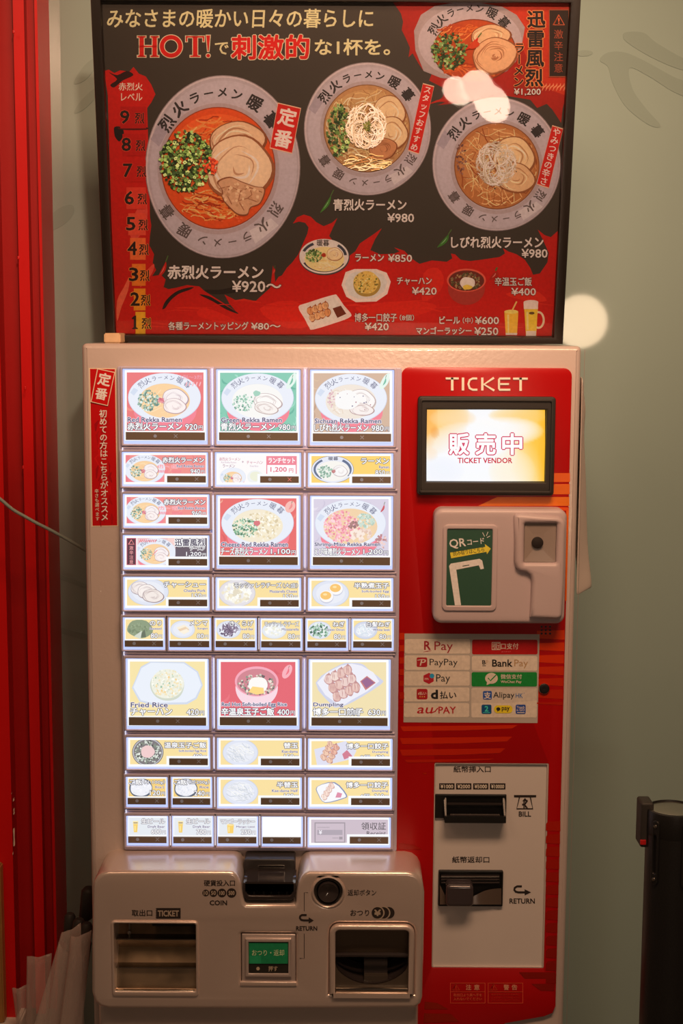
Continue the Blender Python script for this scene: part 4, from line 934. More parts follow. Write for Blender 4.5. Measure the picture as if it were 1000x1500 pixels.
# ------------------------------------------------------------------ lit menu buttons
YL = -0.0065                     # lit face
YCAP = -0.0108                   # front of the clear cap frame
def LPr(lift=0.0003): return Print((0, YL, 0), (0, -1, 0), lift, lambda c: lin(mixc(c, (255, 255, 255), .14)))
NAVY = (34, 52, 96); WHT = (255, 255, 255); SHD = (58, 54, 80)
def lit_bowl(p, cx, cy, rx, ry, kind, txt=True, k=1.0):
    if kind not in ('basic',): p.el(cx + rx * .02, cy + ry * .55, rx * .86, ry * .80, (244, 118, 138), n=40)
    if kind == 'basic':
        p.el(cx, cy, rx, ry, (90, 98, 130), n=44); p.el(cx, cy, rx * .98, ry * .97, (228, 232, 246), n=44)
        p.ring(cx, cy, rx * .90, ry * .88, rx * .10, (74, 92, 128), a0=2.2, a1=4.1, n=24); p.ring(cx, cy, rx * .90, ry * .88, rx * .12, (74, 92, 128), a0=5.3, a1=6.9, n=24)
        p.text('暖暮', cx - rx * .2, cy - ry * .93, cx + rx * .26, cy - ry * .66, (58, 62, 92), .03)
        p.el(cx + 1, cy + ry * .1, rx * .78, ry * .72, (240, 236, 232), n=40)
    else:
        p.el(cx, cy, rx, ry, (206, 214, 236), n=52); p.el(cx, cy - ry * .01, rx * .985, ry * .98, (231, 237, 250), n=52)
        p.ring(cx, cy + ry * .1, rx * .68, ry * .68, rx * .04, (210, 218, 238), n=44)
        p.poly([(cx - rx * .94, cy - ry * .2), (cx - rx * .84, cy - ry * .4), (cx - rx * .72, cy - ry * .3), (cx - rx * .84, cy - ry * .08)], (206, 218, 240))
        if txt: p.arc(NAME, cx, cy + ry * .12, rx * .88, ry * .94, -46, 46, 10.2 * k, (62, 68, 112), .0, sizes=SZ)
    sx, sy, srx, sry = cx, cy + ry * .13, rx * .70, ry * .70
    if kind == 'red' or kind == 'hot':
        p.el(sx, sy, srx, sry, (250, 206, 150), n=40); noodles(p, sx, sy, srx * .9, sry * .9, [(255, 224, 180), (246, 186, 124), (252, 212, 160)], 26, 1.0 * k, -.2, .5)
        chashu(p, sx + srx * .42, sy - sry * .12, srx * .52, sry * .58, .1, (168, 140, 158), (250, 240, 240), (228, 212, 216)); chashu(p, sx + srx * .40, sy + sry * .32, srx * .46, sry * .46, .1, (176, 142, 152), (252, 240, 238), (224, 204, 204))
        cluster(p, sx - srx * .62, sy, srx * .42, sry * .58, [(130, 172, 154), (98, 144, 128), (176, 208, 192), (226, 240, 232), (84, 122, 112)], int(150 * k), 2.0 * k)
        if kind == 'hot': p.line([(sx - srx * .2, sy + sry * .1), (sx + srx * .15, sy - sry * .4)], 3 * k, (236, 110, 110), taper=True)
        else: cluster(p, sx - srx * .12, sy - sry * .02, srx * .13, sry * .16, [(216, 108, 124), (196, 84, 104), (232, 140, 150)], 24, 1.8 * k)
    elif kind == 'green':
        p.el(sx, sy, srx, sry, (246, 246, 244), n=40); chashu(p, sx + srx * .40, sy + sry * .05, srx * .58, sry * .48, .2, (180, 158, 160), (252, 250, 248), (222, 210, 208)); chashu(p, sx + srx * .34, sy + sry * .42, srx * .48, sry * .36, .2, (176, 150, 148), (248, 242, 238), (214, 198, 194))
        cluster(p, sx - srx * .55, sy + sry * .1, srx * .42, sry * .50, [(150, 204, 180), (118, 176, 152), (206, 232, 220), (240, 248, 244), (80, 130, 120)], 110, 1.8)
        p.el(sx - srx * .03, sy - sry * .45, srx * .14, sry * .16, (150, 204, 184), wob=.12)
    elif kind == 'sichuan':
        p.el(sx, sy, srx, sry, (238, 226, 214), n=40); noodles(p, sx - srx * .3, sy, srx * .6, sry * .8, [(250, 244, 236), (226, 206, 186), (244, 232, 220)], 50, 1.0, .3, 1.2)
        cluster(p, sx - srx * .78, sy - sry * .2, srx * .16, sry * .5, [(226, 180, 190), (206, 156, 170)], 30, 1.5)
        chashu(p, sx + srx * .40, sy - sry * .06, srx * .58, sry * .66, .1, (190, 170, 168), (250, 247, 246), (230, 222, 220)); chashu(p, sx + srx * .42, sy + sry * .45, srx * .50, sry * .36, .1, (170, 132, 132), (246, 238, 236), (216, 200, 196))
        p.el(sx - srx * .15, sy - sry * .1, srx * .5, sry * .56, (247, 247, 247), wob=.06); cluster(p, sx, sy, srx * .8, sry * .7, [(86, 84, 130), (170, 100, 120)], 12, 1.1)
    elif kind == 'cheese':
        p.el(sx, sy, srx, sry, (244, 232, 206), n=40); cluster(p, sx + srx * .15, sy, srx * .78, sry * .86, [(255, 252, 238), (246, 234, 200), (250, 244, 226), (236, 218, 178), (214, 196, 158)], 240, 2.4)
        cluster(p, sx - srx * .5, sy + sry * .1, srx * .48, sry * .58, [(122, 176, 138), (86, 144, 110), (176, 212, 184), (226, 242, 230), (60, 110, 84)], 150, 2.0); p.el(sx - srx * .02, sy - sry * .18, srx * .13, sry * .16, (214, 104, 112), wob=.1)
    elif kind == 'shrimp':
        p.el(sx, sy, srx * 1.08, sry * 1.08, (240, 206, 160), n=40)
        cluster(p, sx - srx * .35, sy, srx * .70, sry * .92, [(246, 150, 168), (252, 186, 198), (232, 122, 146), (255, 212, 220)], 330, 2.0)
        cluster(p, sx + srx * .60, sy - sry * .35, srx * .36, sry * .42, [(198, 220, 206), (224, 236, 226), (170, 200, 184)], 70, 2.4)
        cluster(p, sx + srx * .1, sy - sry * .1, srx * .2, sry * .22, [(140, 96, 100), (166, 116, 112)], 40, 2); cluster(p, sx + srx * .42, sy + sry * .45, srx * .38, sry * .36, [(240, 214, 200), (226, 190, 172), (250, 232, 220)], 44, 4)
    elif kind == 'basic':
        p.el(sx, sy, srx * 1.05, sry * 1.05, (246, 244, 238), n=36); chashu(p, sx + srx * .5, sy, srx * .5, sry * .6, .1, (186, 168, 174), (250, 248, 248), (226, 216, 216)); cluster(p, sx - srx * .5, sy + sry * .05, srx * .52, sry * .6, [(150, 190, 168), (112, 158, 138), (216, 232, 222)], 100, 1.8)
        cluster(p, sx + srx * .05, sy, srx * .12, sry * .14, [(196, 120, 120), (170, 90, 96)], 14, 1.6)
def swirls(p, x0, y0, x1, y1, base, cols, n=22):
    p.box(x0, y0, x1, y1, base); p.clip = (x0, y0, x1, y1)
    for k in range(n):
        x, y = x0 + (x1 - x0) * rng.random(), y0 + (y1 - y0) * rng.random(); a = rng.random() * 3; L_ = 8 + 14 * rng.random()
        p.line([(x + L_ * u * math.cos(a + u), y + L_ * u * math.sin(a + u)) for u in (0, .2, .4, .6, .8, 1)], 1 + 3 * rng.random(), rng.choice(cols), taper=True)
def jt(p, t, x0, y0, x1, y1, b=.04, c=WHT, o=SHD, ow=.10): p.text(t, x0, y0, x1, y1, c, b, out=o, ow=ow)
def yen(p, n, x1, y1, h, o=SHD, yr=.72):
    w = len(n) * h * .62 + h * .2
    jt(p, n, x1 - h * yr * 1.1 - w - 1, y1 - h, x1 - h * yr * 1.1 - 1, y1, .03, o=o); jt(p, '円', x1 - h * yr, y1 - h * yr, x1, y1, .02, o=o)
YEL = (250, 222, 150); YEL2 = (246, 206, 112)
def plate_(p, cx, cy, rx, ry, c=(222, 228, 244)):
    p.el(cx, cy, rx, ry, mixc(c, (150, 160, 190), .4), n=40); p.el(cx, cy, rx * .97, ry * .96, c, n=40); p.el(cx, cy, rx * .78, ry * .76, mixc(c, (255, 255, 255), .35), n=36)

def art_large(p, b, kind, en, jp, price):
    x0, y0, x1, y1 = b; w, h = x1 - x0, y1 - y0; cx = (x0 + x1) / 2
    if kind == 'red': swirls(p, *b, (232, 104, 108), [(240, 132, 120), (222, 84, 96), (244, 150, 140)])
    elif kind == 'green': swirls(p, *b, (116, 198, 172), [(96, 184, 160), (150, 218, 196), (84, 172, 150)], 40)
    elif kind == 'sichuan': swirls(p, *b, (206, 172, 146), [(222, 190, 160), (184, 148, 124), (214, 182, 152)], 40)
    elif kind == 'cheese': swirls(p, *b, (230, 92, 92), [(238, 120, 108), (218, 78, 84), (240, 150, 130)])
    elif kind == 'shrimp': swirls(p, *b, (214, 206, 226), [(226, 220, 236), (200, 192, 216)], 20)
    elif kind == 'rice': p.box(*b, (248, 226, 160)); p.clip = b
    elif kind == 'egg': swirls(p, *b, (226, 86, 100), [(232, 100, 112), (220, 78, 94)], 14)
    elif kind == 'gyoza': p.box(*b, (240, 222, 168)); p.clip = b
    if kind in ('red', 'green', 'sichuan', 'cheese', 'shrimp'):
        lit_bowl(p, cx - 1, y0 + h * .43, w * .475, h * .42, kind)
        if kind == 'red': p.text('1烈〜3烈', x1 - 33, y0 + 4, x1 - 2, y0 + 10, (236, 150, 170), .02); [p.line([(x1 - 26 + 5 * q, y0 + 20), (x1 - 24 + 5 * q, y0 + 14)], 1.6, (250, 180, 190)) for q in range(5)]
        if kind in ('green', 'sichuan'): p.el(x1 - 7, y0 + 12, 5, 13, (226, 246, 238), .5, wob=.05); pepper(p, x1 - 10, y0 + 18, x1 - 6, y0 + 7, 2.6, (84, 180, 150))
        if kind == 'cheese': p.el(x1 - 9, y0 + 12, 7, 9, (248, 180, 172), .5); pepper(p, x1 - 11, y0 + 16, x1 - 7, y0 + 7, 3, (236, 120, 120))
        if kind == 'shrimp': pepper(p, x1 - 12, y0 + 19, x1 - 7, y0 + 8, 3, (196, 54, 66)); cluster(p, x1 - 12, y1 - 21, 9, 10, [(206, 160, 160), (240, 206, 200), (180, 120, 124)], 30, 2.4)
    elif kind == 'rice':
        cy = y0 + h * .41
        p.poly([(x0 + 3, cy + 6), (x0 + 16, cy - 25), (x0 + 30, cy - 33), (x1 - 30, cy - 32), (x1 - 10, cy - 18), (x1 - 3, cy + 2), (x1 - 12, cy + 22), (x1 - 26, cy + 30), (x0 + 32, cy + 31), (x0 + 14, cy + 26)], (206, 216, 236))
        p.poly([(x0 + 5, cy + 5), (x0 + 17, cy - 23), (x0 + 31, cy - 31), (x1 - 31, cy - 30), (x1 - 12, cy - 17), (x1 - 5, cy + 2), (x1 - 14, cy + 20), (x1 - 27, cy + 27), (x0 + 33, cy + 28), (x0 + 16, cy + 24)], (234, 240, 252))
        p.el(cx, cy + 2, 25, 23, (206, 214, 196), wob=.02); p.el(cx, cy, 24, 21.5, (240, 240, 224), wob=.02); cluster(p, cx, cy, 23, 21, [(255, 255, 246), (232, 232, 210), (246, 226, 176), (222, 226, 206)], 170, 1.8); cluster(p, cx, cy, 21, 19, [(150, 190, 160), (250, 206, 130)], 22, 1.8)
    elif kind == 'egg':
        cy = y0 + h * .40
        p.el(cx - 2, cy + 6, 31, 29, (250, 214, 226), n=44); p.el(cx - 2, cy - 3, 32, 22, (246, 160, 180), n=44); p.el(cx - 2, cy - 2, 29, 19.5, (206, 120, 134), n=44)
        cluster(p, cx - 2, cy + 2, 27, 15, [(90, 80, 84), (206, 196, 184), (150, 132, 120), (236, 226, 210), (120, 140, 120)], 160, 2.2); p.el(cx, cy + 2, 14, 12, (253, 250, 246), wob=.05); p.poly([(cx - 14, cy + 12), (cx - 8, cy + 4), (cx + 8, cy + 6), (cx + 9, cy + 14), (cx - 2, cy + 16)], (255, 214, 120))
        p.el(x1 - 12, y0 + 14, 6, 11, (250, 170, 182), .5); pepper(p, x1 - 14, y0 + 19, x1 - 10, y0 + 9, 2.6, (240, 90, 110))
    elif kind == 'gyoza':
        p.poly(blob([(x0 + 5, y0 + 30), (x0 + 40, y0 + 4), (x0 + 60, y0 + 1), (x0 + 74, y0 + 3), (x0 + 84, y0 + 12), (x0 + 100, y0 + 24), (x0 + 101, y0 + 32), (x0 + 60, y0 + 58), (x0 + 38, y0 + 66), (x0 + 28, y0 + 62)], 3), (204, 208, 232)); p.poly(blob([(x0 + 7, y0 + 30), (x0 + 42, y0 + 5), (x0 + 72, y0 + 5), (x0 + 98, y0 + 28), (x0 + 58, y0 + 55), (x0 + 38, y0 + 62)], 2), (238, 238, 250))
        p.poly([(x0 + 80, y0 + 20), (x0 + 93, y0 + 30), (x0 + 78, y0 + 41), (x0 + 70, y0 + 28)], (196, 110, 110)); p.poly([(x0 + 80, y0 + 22), (x0 + 91, y0 + 30), (x0 + 79, y0 + 38), (x0 + 72, y0 + 28)], (140, 84, 130))
        gyoza(p, x0 + 44, y0 + 31, 8.2, [(236, 204, 198), (244, 220, 208), (226, 182, 172)], (190, 132, 132), 12, -.45, 3)
    p.clip = None
    ew = min(len(en) * 5.0 + 4, w - 14)
    p.text(en, x0 + 1.5, y1 - 20, x0 + 1.5 + ew, y1 - 13, (46, 50, 92), .035, out=(236, 230, 244), ow=.10)
    pw = len(price) * 5.5 + 11.5
    jt(p, jp, x0 + 1, y1 - 12, x0 + min(w - pw - 3, 12.4 * len(jp)), y1 - 1, .05, ow=.075); yen(p, price, x1 - 1, y1 - 1.5, 8.6)

def art_wide(p, b, kind, en, jp, price):
    x0, y0, x1, y1 = b; w, h = x1 - x0, y1 - y0; cy = (y0 + y1) / 2
    p.clip = b
    bg = {'red': (240, 132, 128), 'lunch': (252, 250, 250), 'hot': (248, 206, 200), 'receipt': (200, 182, 196)}.get(kind, YEL)
    if kind == 'basic': bg = (252, 208, 96)
    p.box(*b, bg)
    if kind == 'red':
        swirls(p, *b, bg, [(246, 156, 146), (230, 110, 112)], 14); p.box(x0, y0, x0 + 6, y1, (236, 110, 120)); lit_bowl(p, x0 + 28, cy + 1, 30, 21.5, 'red', True, .62)
        for q in range(2): [p.line([(x0 + 48 + q * 19 + 2.2 * r_, cy + 6), (x0 + 49 + q * 19 + 2.2 * r_, cy + 2)], 1.2, (240, 110, 130)) for r_ in range(7)]
        p.text({'940': '4烈 〜 6烈', '960': '7烈 〜 9烈'}[price], x0 + 46, cy - 6, x0 + 76, cy, (244, 120, 140), .02, out=(255, 225, 228), ow=.05)
    elif kind == 'basic': lit_bowl(p, x0 + 31, cy, 31, 20, 'basic')
    elif kind == 'hot':
        p.box(x0, y0, x0 + 60, y1, (236, 190, 196)); lit_bowl(p, x0 + 42, cy + 1, 30, 21, 'hot', True, .6); p.box(x0, y0, x0 + 14, y1, (196, 70, 96)); p.box(x0 + 1, y0 + 1, x0 + 13, y1 - 1, (70, 30, 44)); p.box(x0 + 14, y0, x0 + 16, y1, (250, 240, 240))
        p.line([(x0 + 7, y0 + 2.5), (x0 + 3, y0 + 9), (x0 + 11, y0 + 9)], 1.3, (250, 130, 130), closed=True); p.vtext('激辛注意', x0 + 7, y0 + 11, y1 - 1, 6.4, (240, 150, 150), bold=.01)
        p.box(x1 - 46, y0, x1, y0 + 27, (82, 70, 84)); 
        for r_ in range(9): p.line([(x0 + 19 + 2.8 * r_, y0 + 6), (x0 + 21 + 2.8 * r_, y0 + 2)], 1.4, (236, 110, 120))
    elif kind == 'lunch':
        p.text('赤烈火ラーメン', x0 + 1, y0 + 3, x0 + 32, y0 + 8, (196, 100, 130), .01); p.text('ラーメン', x0 + 6, y0 + 13, x0 + 24, y0 + 18, (150, 90, 130), .01); p.text('+', x0 + 34, y0 + 8, x0 + 37, y0 + 11, (150, 90, 130), .01); p.text('チャーハン', x0 + 41, y0 + 8, x0 + 65, y0 + 13, (196, 100, 130), .01)
        p.text('Red Rekka Ramen', x0 + 4, y0 + 9, x0 + 26, y0 + 11.5, (190, 150, 180)); p.text('Fried Rice', x0 + 46, y0 + 14.5, x0 + 58, y0 + 17, (190, 150, 180))
        lit_bowl(p, x0 + 21, y1 - 8, 19, 13.5, 'red', False, .5); p.el(x0 + 54, y1 - 8, 12, 10, (238, 242, 244)); p.el(x0 + 54, y1 - 9, 8, 7, (236, 238, 214), wob=.04)
        p.box(x1 - 47, y0 + 1, x1 - 2.5, y0 + 29, (238, 120, 140)); p.box(x1 - 45.6, y0 + 14, x1 - 4, y0 + 27.6, (255, 255, 255)); p.text('ランチセット', x1 - 44, y0 + 3.5, x1 - 5, y0 + 11.5, WHT, .06); p.text('1,200', x1 - 41, y0 + 17, x1 - 17, y0 + 25, (226, 96, 122), .05); p.text('円', x1 - 14, y0 + 19, x1 - 7.5, y0 + 25, (226, 96, 122), .04)
    elif kind == 'chashu':
        plate_(p, x0 + 31, cy - 1, 30, 20)
        chashu(p, x0 + 20, cy - 6, 15, 10, .1, (160, 140, 150), (246, 236, 232), (220, 206, 204)); chashu(p, x0 + 30, cy - 1, 15, 11, .1, (150, 128, 136), (250, 240, 236), (218, 204, 202)); chashu(p, x0 + 38, cy + 5, 16, 10, .1, (140, 116, 122), (244, 232, 226), (196, 174, 170))
    elif kind == 'mozz': plate_(p, x0 + 26, cy, 27, 20, (226, 222, 228)); cluster(p, x0 + 26, cy, 21, 15, [(255, 255, 248), (240, 230, 200), (250, 246, 232), (226, 216, 190)], 110, 3)
    elif kind == 'eggs':
        plate_(p, x0 + 28, cy, 27, 19.5)
        for ex, ey in ((36, -6), (22, 5)): p.el(x0 + ex, cy + ey, 10.5, 9.5, (196, 200, 222)); p.el(x0 + ex, cy + ey - .8, 10, 8.6, (252, 250, 248)); p.el(x0 + ex - 1, cy + ey - 2, 8, 6, (250, 192, 96)); p.el(x0 + ex - 2, cy + ey - 3.5, 3, 1.6, (255, 226, 160))
    elif kind == 'eggrice':
        p.el(x0 + 26, cy, 23, 21, (78, 74, 80), n=40); p.el(x0 + 26, cy - 1, 21.5, 19, (110, 104, 108), n=40); p.ring(x0 + 26, cy, 22, 20, 1.4, (190, 190, 200)); cluster(p, x0 + 26, cy, 19, 17, [(60, 64, 60), (200, 214, 200), (120, 132, 116), (234, 238, 230)], 190, 1.8); p.el(x0 + 26, cy - 1, 10, 9, (240, 200, 200), wob=.05)
    elif kind in ('noodle', 'noodle2'):
        plate_(p, x0 + 29, cy, 26, 19.5); noodles(p, x0 + 29, cy, 21, 14, [(214, 218, 228), (252, 252, 250), (232, 234, 236), (196, 204, 216)], 60, .9, .5, .6)
    elif kind == 'gyoza8':
        p.poly([(x0 + 4, y0 + 12), (x0 + 50, y0 - 6), (x0 + 66, y0 + 14), (x0 + 60, y0 + 26), (x0 + 22, y1 + 4), (x0 + 8, y1 + 2)], (222, 222, 242)); p.poly([(x0 + 52, y0 + 13), (x0 + 60, y0 + 22), (x0 + 48, y0 + 27), (x0 + 45, y0 + 19)], (206, 110, 134)); gyoza(p, x0 + 27, cy - 1, 5.6, [(240, 196, 168), (232, 170, 150)], (184, 116, 104), 8, -1.1)
    elif kind == 'gyoza4':
        p.poly(blob([(x0 + 8, cy - 8), (x0 + 34, y0 + 3), (x0 + 52, cy + 4), (x0 + 46, cy + 10), (x0 + 20, y1 - 2), (x0 + 10, cy + 4)], 3), (120, 134, 176)); p.poly(blob([(x0 + 9, cy - 8), (x0 + 33, y0 + 4.5), (x0 + 50, cy + 4), (x0 + 45, cy + 9), (x0 + 20, y1 - 3), (x0 + 11, cy + 4)], 3), (250, 250, 253)); p.poly([(x0 + 38, cy), (x0 + 45, cy + 2), (x0 + 43, cy + 8), (x0 + 35, cy + 8)], (220, 130, 160)); gyoza(p, x0 + 24, cy - 1, 5.2, [(250, 226, 214), (246, 214, 200)], (206, 156, 146), 4, -1.0, 1)
    elif kind == 'receipt':
        g = (150, 138, 150); p.frame(x0 + 5, y0 + 4, x0 + 50, y0 + 34, 1.6, g); p.box(x0 + 9, y0 + 15, x0 + 46, y0 + 22.5, (166, 154, 168)); p.text('¥', x0 + 11.5, y0 + 15.5, x0 + 16, y0 + 21.5, (240, 236, 244), .06); p.box(x0 + 9, y0 + 11, x0 + 27, y0 + 11.7, g); p.box(x0 + 31, y0 + 26.5, x0 + 40, y0 + 27.3, g); p.box(x0 + 41, y0 + 25, x0 + 46, y0 + 29, g)
        p.text('領収証', x1 - 39, y0 + 4, x1 - 3, y0 + 15, (40, 38, 44), .005); p.text('Receipt', x1 - 31, y0 + 17, x1 - 3, y0 + 24.5, (40, 38, 44), .005)
    p.clip = None
    if kind not in ('lunch', 'receipt'):
        main = p
        n_ = len(jp); cw = 10.2 if n_ <= 6 else 61 / n_
        if kind == 'mozz': jt(p, 'モッツァレラチーズ', x0 + 22, y0 + 3, x0 + 91, y0 + 11, .04); jt(p, '（大盛）', x0 + 93, y0 + 4, x1 - 1, y0 + 11, .01)
        elif kind == 'hot': p.text('迅雷風烈', x1 - 47, y0 + 1, x1 - 3, y0 + 12, (60, 54, 80), .05, out=WHT, ow=.11); p.text('ラーメン', x1 - 25, y0 + 12, x1 - 3, y0 + 18, (60, 54, 80), .03, out=WHT, ow=.12)
        else: jt(p, jp, x1 - 2 - cw * n_, y0 + 3, x1 - 2, y0 + 11.5, .05)
        if en and kind != 'hot': p.text(en, x1 - 2 - min(40, len(en) * 2.9), y0 + 14, x1 - 2, y0 + 18, (70, 66, 120), .03, out=(250, 244, 250), ow=.10)
        if kind in ('gyoza8', 'gyoza4'): jt(p, ('8' if kind == 'gyoza8' else '4') + '個', x1 - 43, y0 + 20, x1 - 29, y0 + 26.5, .02)
        yen(p, price, x1 - 1.5, y0 + 27 if kind != 'basic' else y0 + 27.5, 6.8)

def art_small(p, b, kind, en, jp, price):
    x0, y0, x1, y1 = b; p.clip = b; cy = (y0 + y1) / 2; cx = x0 + 18
    if kind == 'blank': p.box(*b, (255, 255, 255)); p.clip = None; return
    p.box(*b, (228, 234, 240) if kind in ('beer', 'lassi') else YEL2 if kind in ('rices', 'ricel') else YEL)
    if kind == 'nori': p.poly(blob([(x0 + 2, cy), (x0 + 10, y0 + 2), (x0 + 30, y0 + 2), (x0 + 40, cy), (x0 + 36, cy + 8), (x0 + 24, y1 - 1), (x0 + 8, cy + 8)], 3), (128, 146, 112)); cluster(p, x0 + 18, cy, 14, 9, [(116, 134, 100), (142, 160, 124), (104, 122, 92)], 60, 1.6); p.poly([(x0 + 18, y1 - 2), (x0 + 28, cy), (x0 + 30, y1 - 3)], (84, 96, 78)); p.poly([(x0 + 12, y1 - 4), (x0 + 24, cy + 2), (x0 + 22, y1)], (206, 214, 200))
    elif kind == 'menma': plate_(p, cx, cy, 18, 13); [p.poly([(x0 + 9 + 2 * q, cy - 3 + 3 * q), (x0 + 20 + 2 * q, cy - 7 + 3 * q), (x0 + 28, cy - 2 + 2.5 * q), (x0 + 14 + 3 * q, cy + 3 + 2 * q)], c) for q, c in ((0, (250, 238, 214)), (1, (236, 206, 170)), (2, (252, 240, 220)))]
    elif kind == 'kikurage': plate_(p, cx, cy, 18, 13); noodles(p, cx, cy, 14, 10, [(110, 92, 118), (84, 68, 96), (150, 134, 158)], 50, 2.0, 0, 1.5, .6)
    elif kind == 'mozz': plate_(p, cx, cy + 1, 18, 12, (226, 232, 240)); cluster(p, cx, cy, 13, 8, [(255, 255, 250), (236, 236, 220)], 50, 2.2)
    elif kind == 'negi': plate_(p, cx - 1, cy, 17, 13); cluster(p, cx - 1, cy, 13.5, 10.5, [(110, 160, 132), (80, 132, 104), (170, 206, 184), (232, 244, 236), (52, 92, 74)], 110, 2.0)
    elif kind == 'leek': plate_(p, cx - 1, cy, 17.5, 13, (206, 212, 234)); noodles(p, cx - 1, cy, 14, 10, [(232, 240, 246), (206, 222, 234), (252, 254, 255)], 46, .9, .3, 1.2)
    elif kind in ('rices', 'ricel'): p.el(cx, cy + 1, 17, 14.5, (72, 84, 104), n=34, wob=.02); p.el(cx, cy, 15.5, 12.5, (240, 242, 250), n=30, wob=.05); cluster(p, cx, cy, 14, 11, [(250, 250, 255), (222, 226, 240)], 40, 1.6)
    elif kind == 'beer': p.poly([(x0 + 6, y0 + 8), (x0 + 13, y0 + 8), (x0 + 12, y1 - 4), (x0 + 7, y1 - 4)], (248, 206, 96)); p.box(x0 + 5.6, y0 + 5, x0 + 13.4, y0 + 9.5, (250, 232, 170)); p.box(x0 + 6.4, y0 + 7, x0 + 12.6, y0 + 8.4, (140, 110, 80)); p.box(x0 + 8, y0 + 12, x0 + 9.6, y1 - 6, (255, 232, 150))
    elif kind == 'lassi': p.poly([(x0 + 12, y0 + 10), (x0 + 22, y0 + 10), (x0 + 21, y1 - 3), (x0 + 13, y1 - 3)], (250, 204, 88)); p.el(x0 + 17, y0 + 10, 5, 1.6, (254, 226, 150)); p.box(x0 + 14, y0 + 13, x0 + 15.6, y1 - 5, (255, 232, 160))
    p.clip = None
    n_ = len(jp); sh = (120, 112, 130) if kind in ('beer', 'lassi') else SHD
    if kind in ('rices', 'ricel'):
        jt(p, 'ご飯', x0 + 1, y0 + 1, x0 + 20, y0 + 9, .04); jt(p, '（小100g）' if kind == 'rices' else '（並200g）', x0 + 22, y0 + 2, x1 - 1, y0 + 8.5, .01)
        p.text(en, x1 - 15, y0 + 10.5, x1 - 2, y0 + 14, (70, 66, 120), .03, out=(250, 244, 250), ow=.10)
        yen(p, price, x1 - 1, y1 - 1.5, 7.4)
    else:
        cw = min(8.6, 44 / n_) if kind in ('mozz', 'lassi') else min(8.6, 38 / n_)
        if kind in ('mozz', 'lassi'): cw = min(8, 50 / n_)
        jt(p, jp, x1 - 2 - cw * n_, y0 + 1.5, x1 - 2, y0 + 9, .04, o=sh)
        p.text(en, x1 - 2 - min(27, len(en) * 2.5), y0 + 11.5, x1 - 2, y0 + 15, (70, 66, 120), .03, out=(250, 244, 250), ow=.10)
        yen(p, price, x1 - 1, y1 - 1.5, 7.0, o=sh)

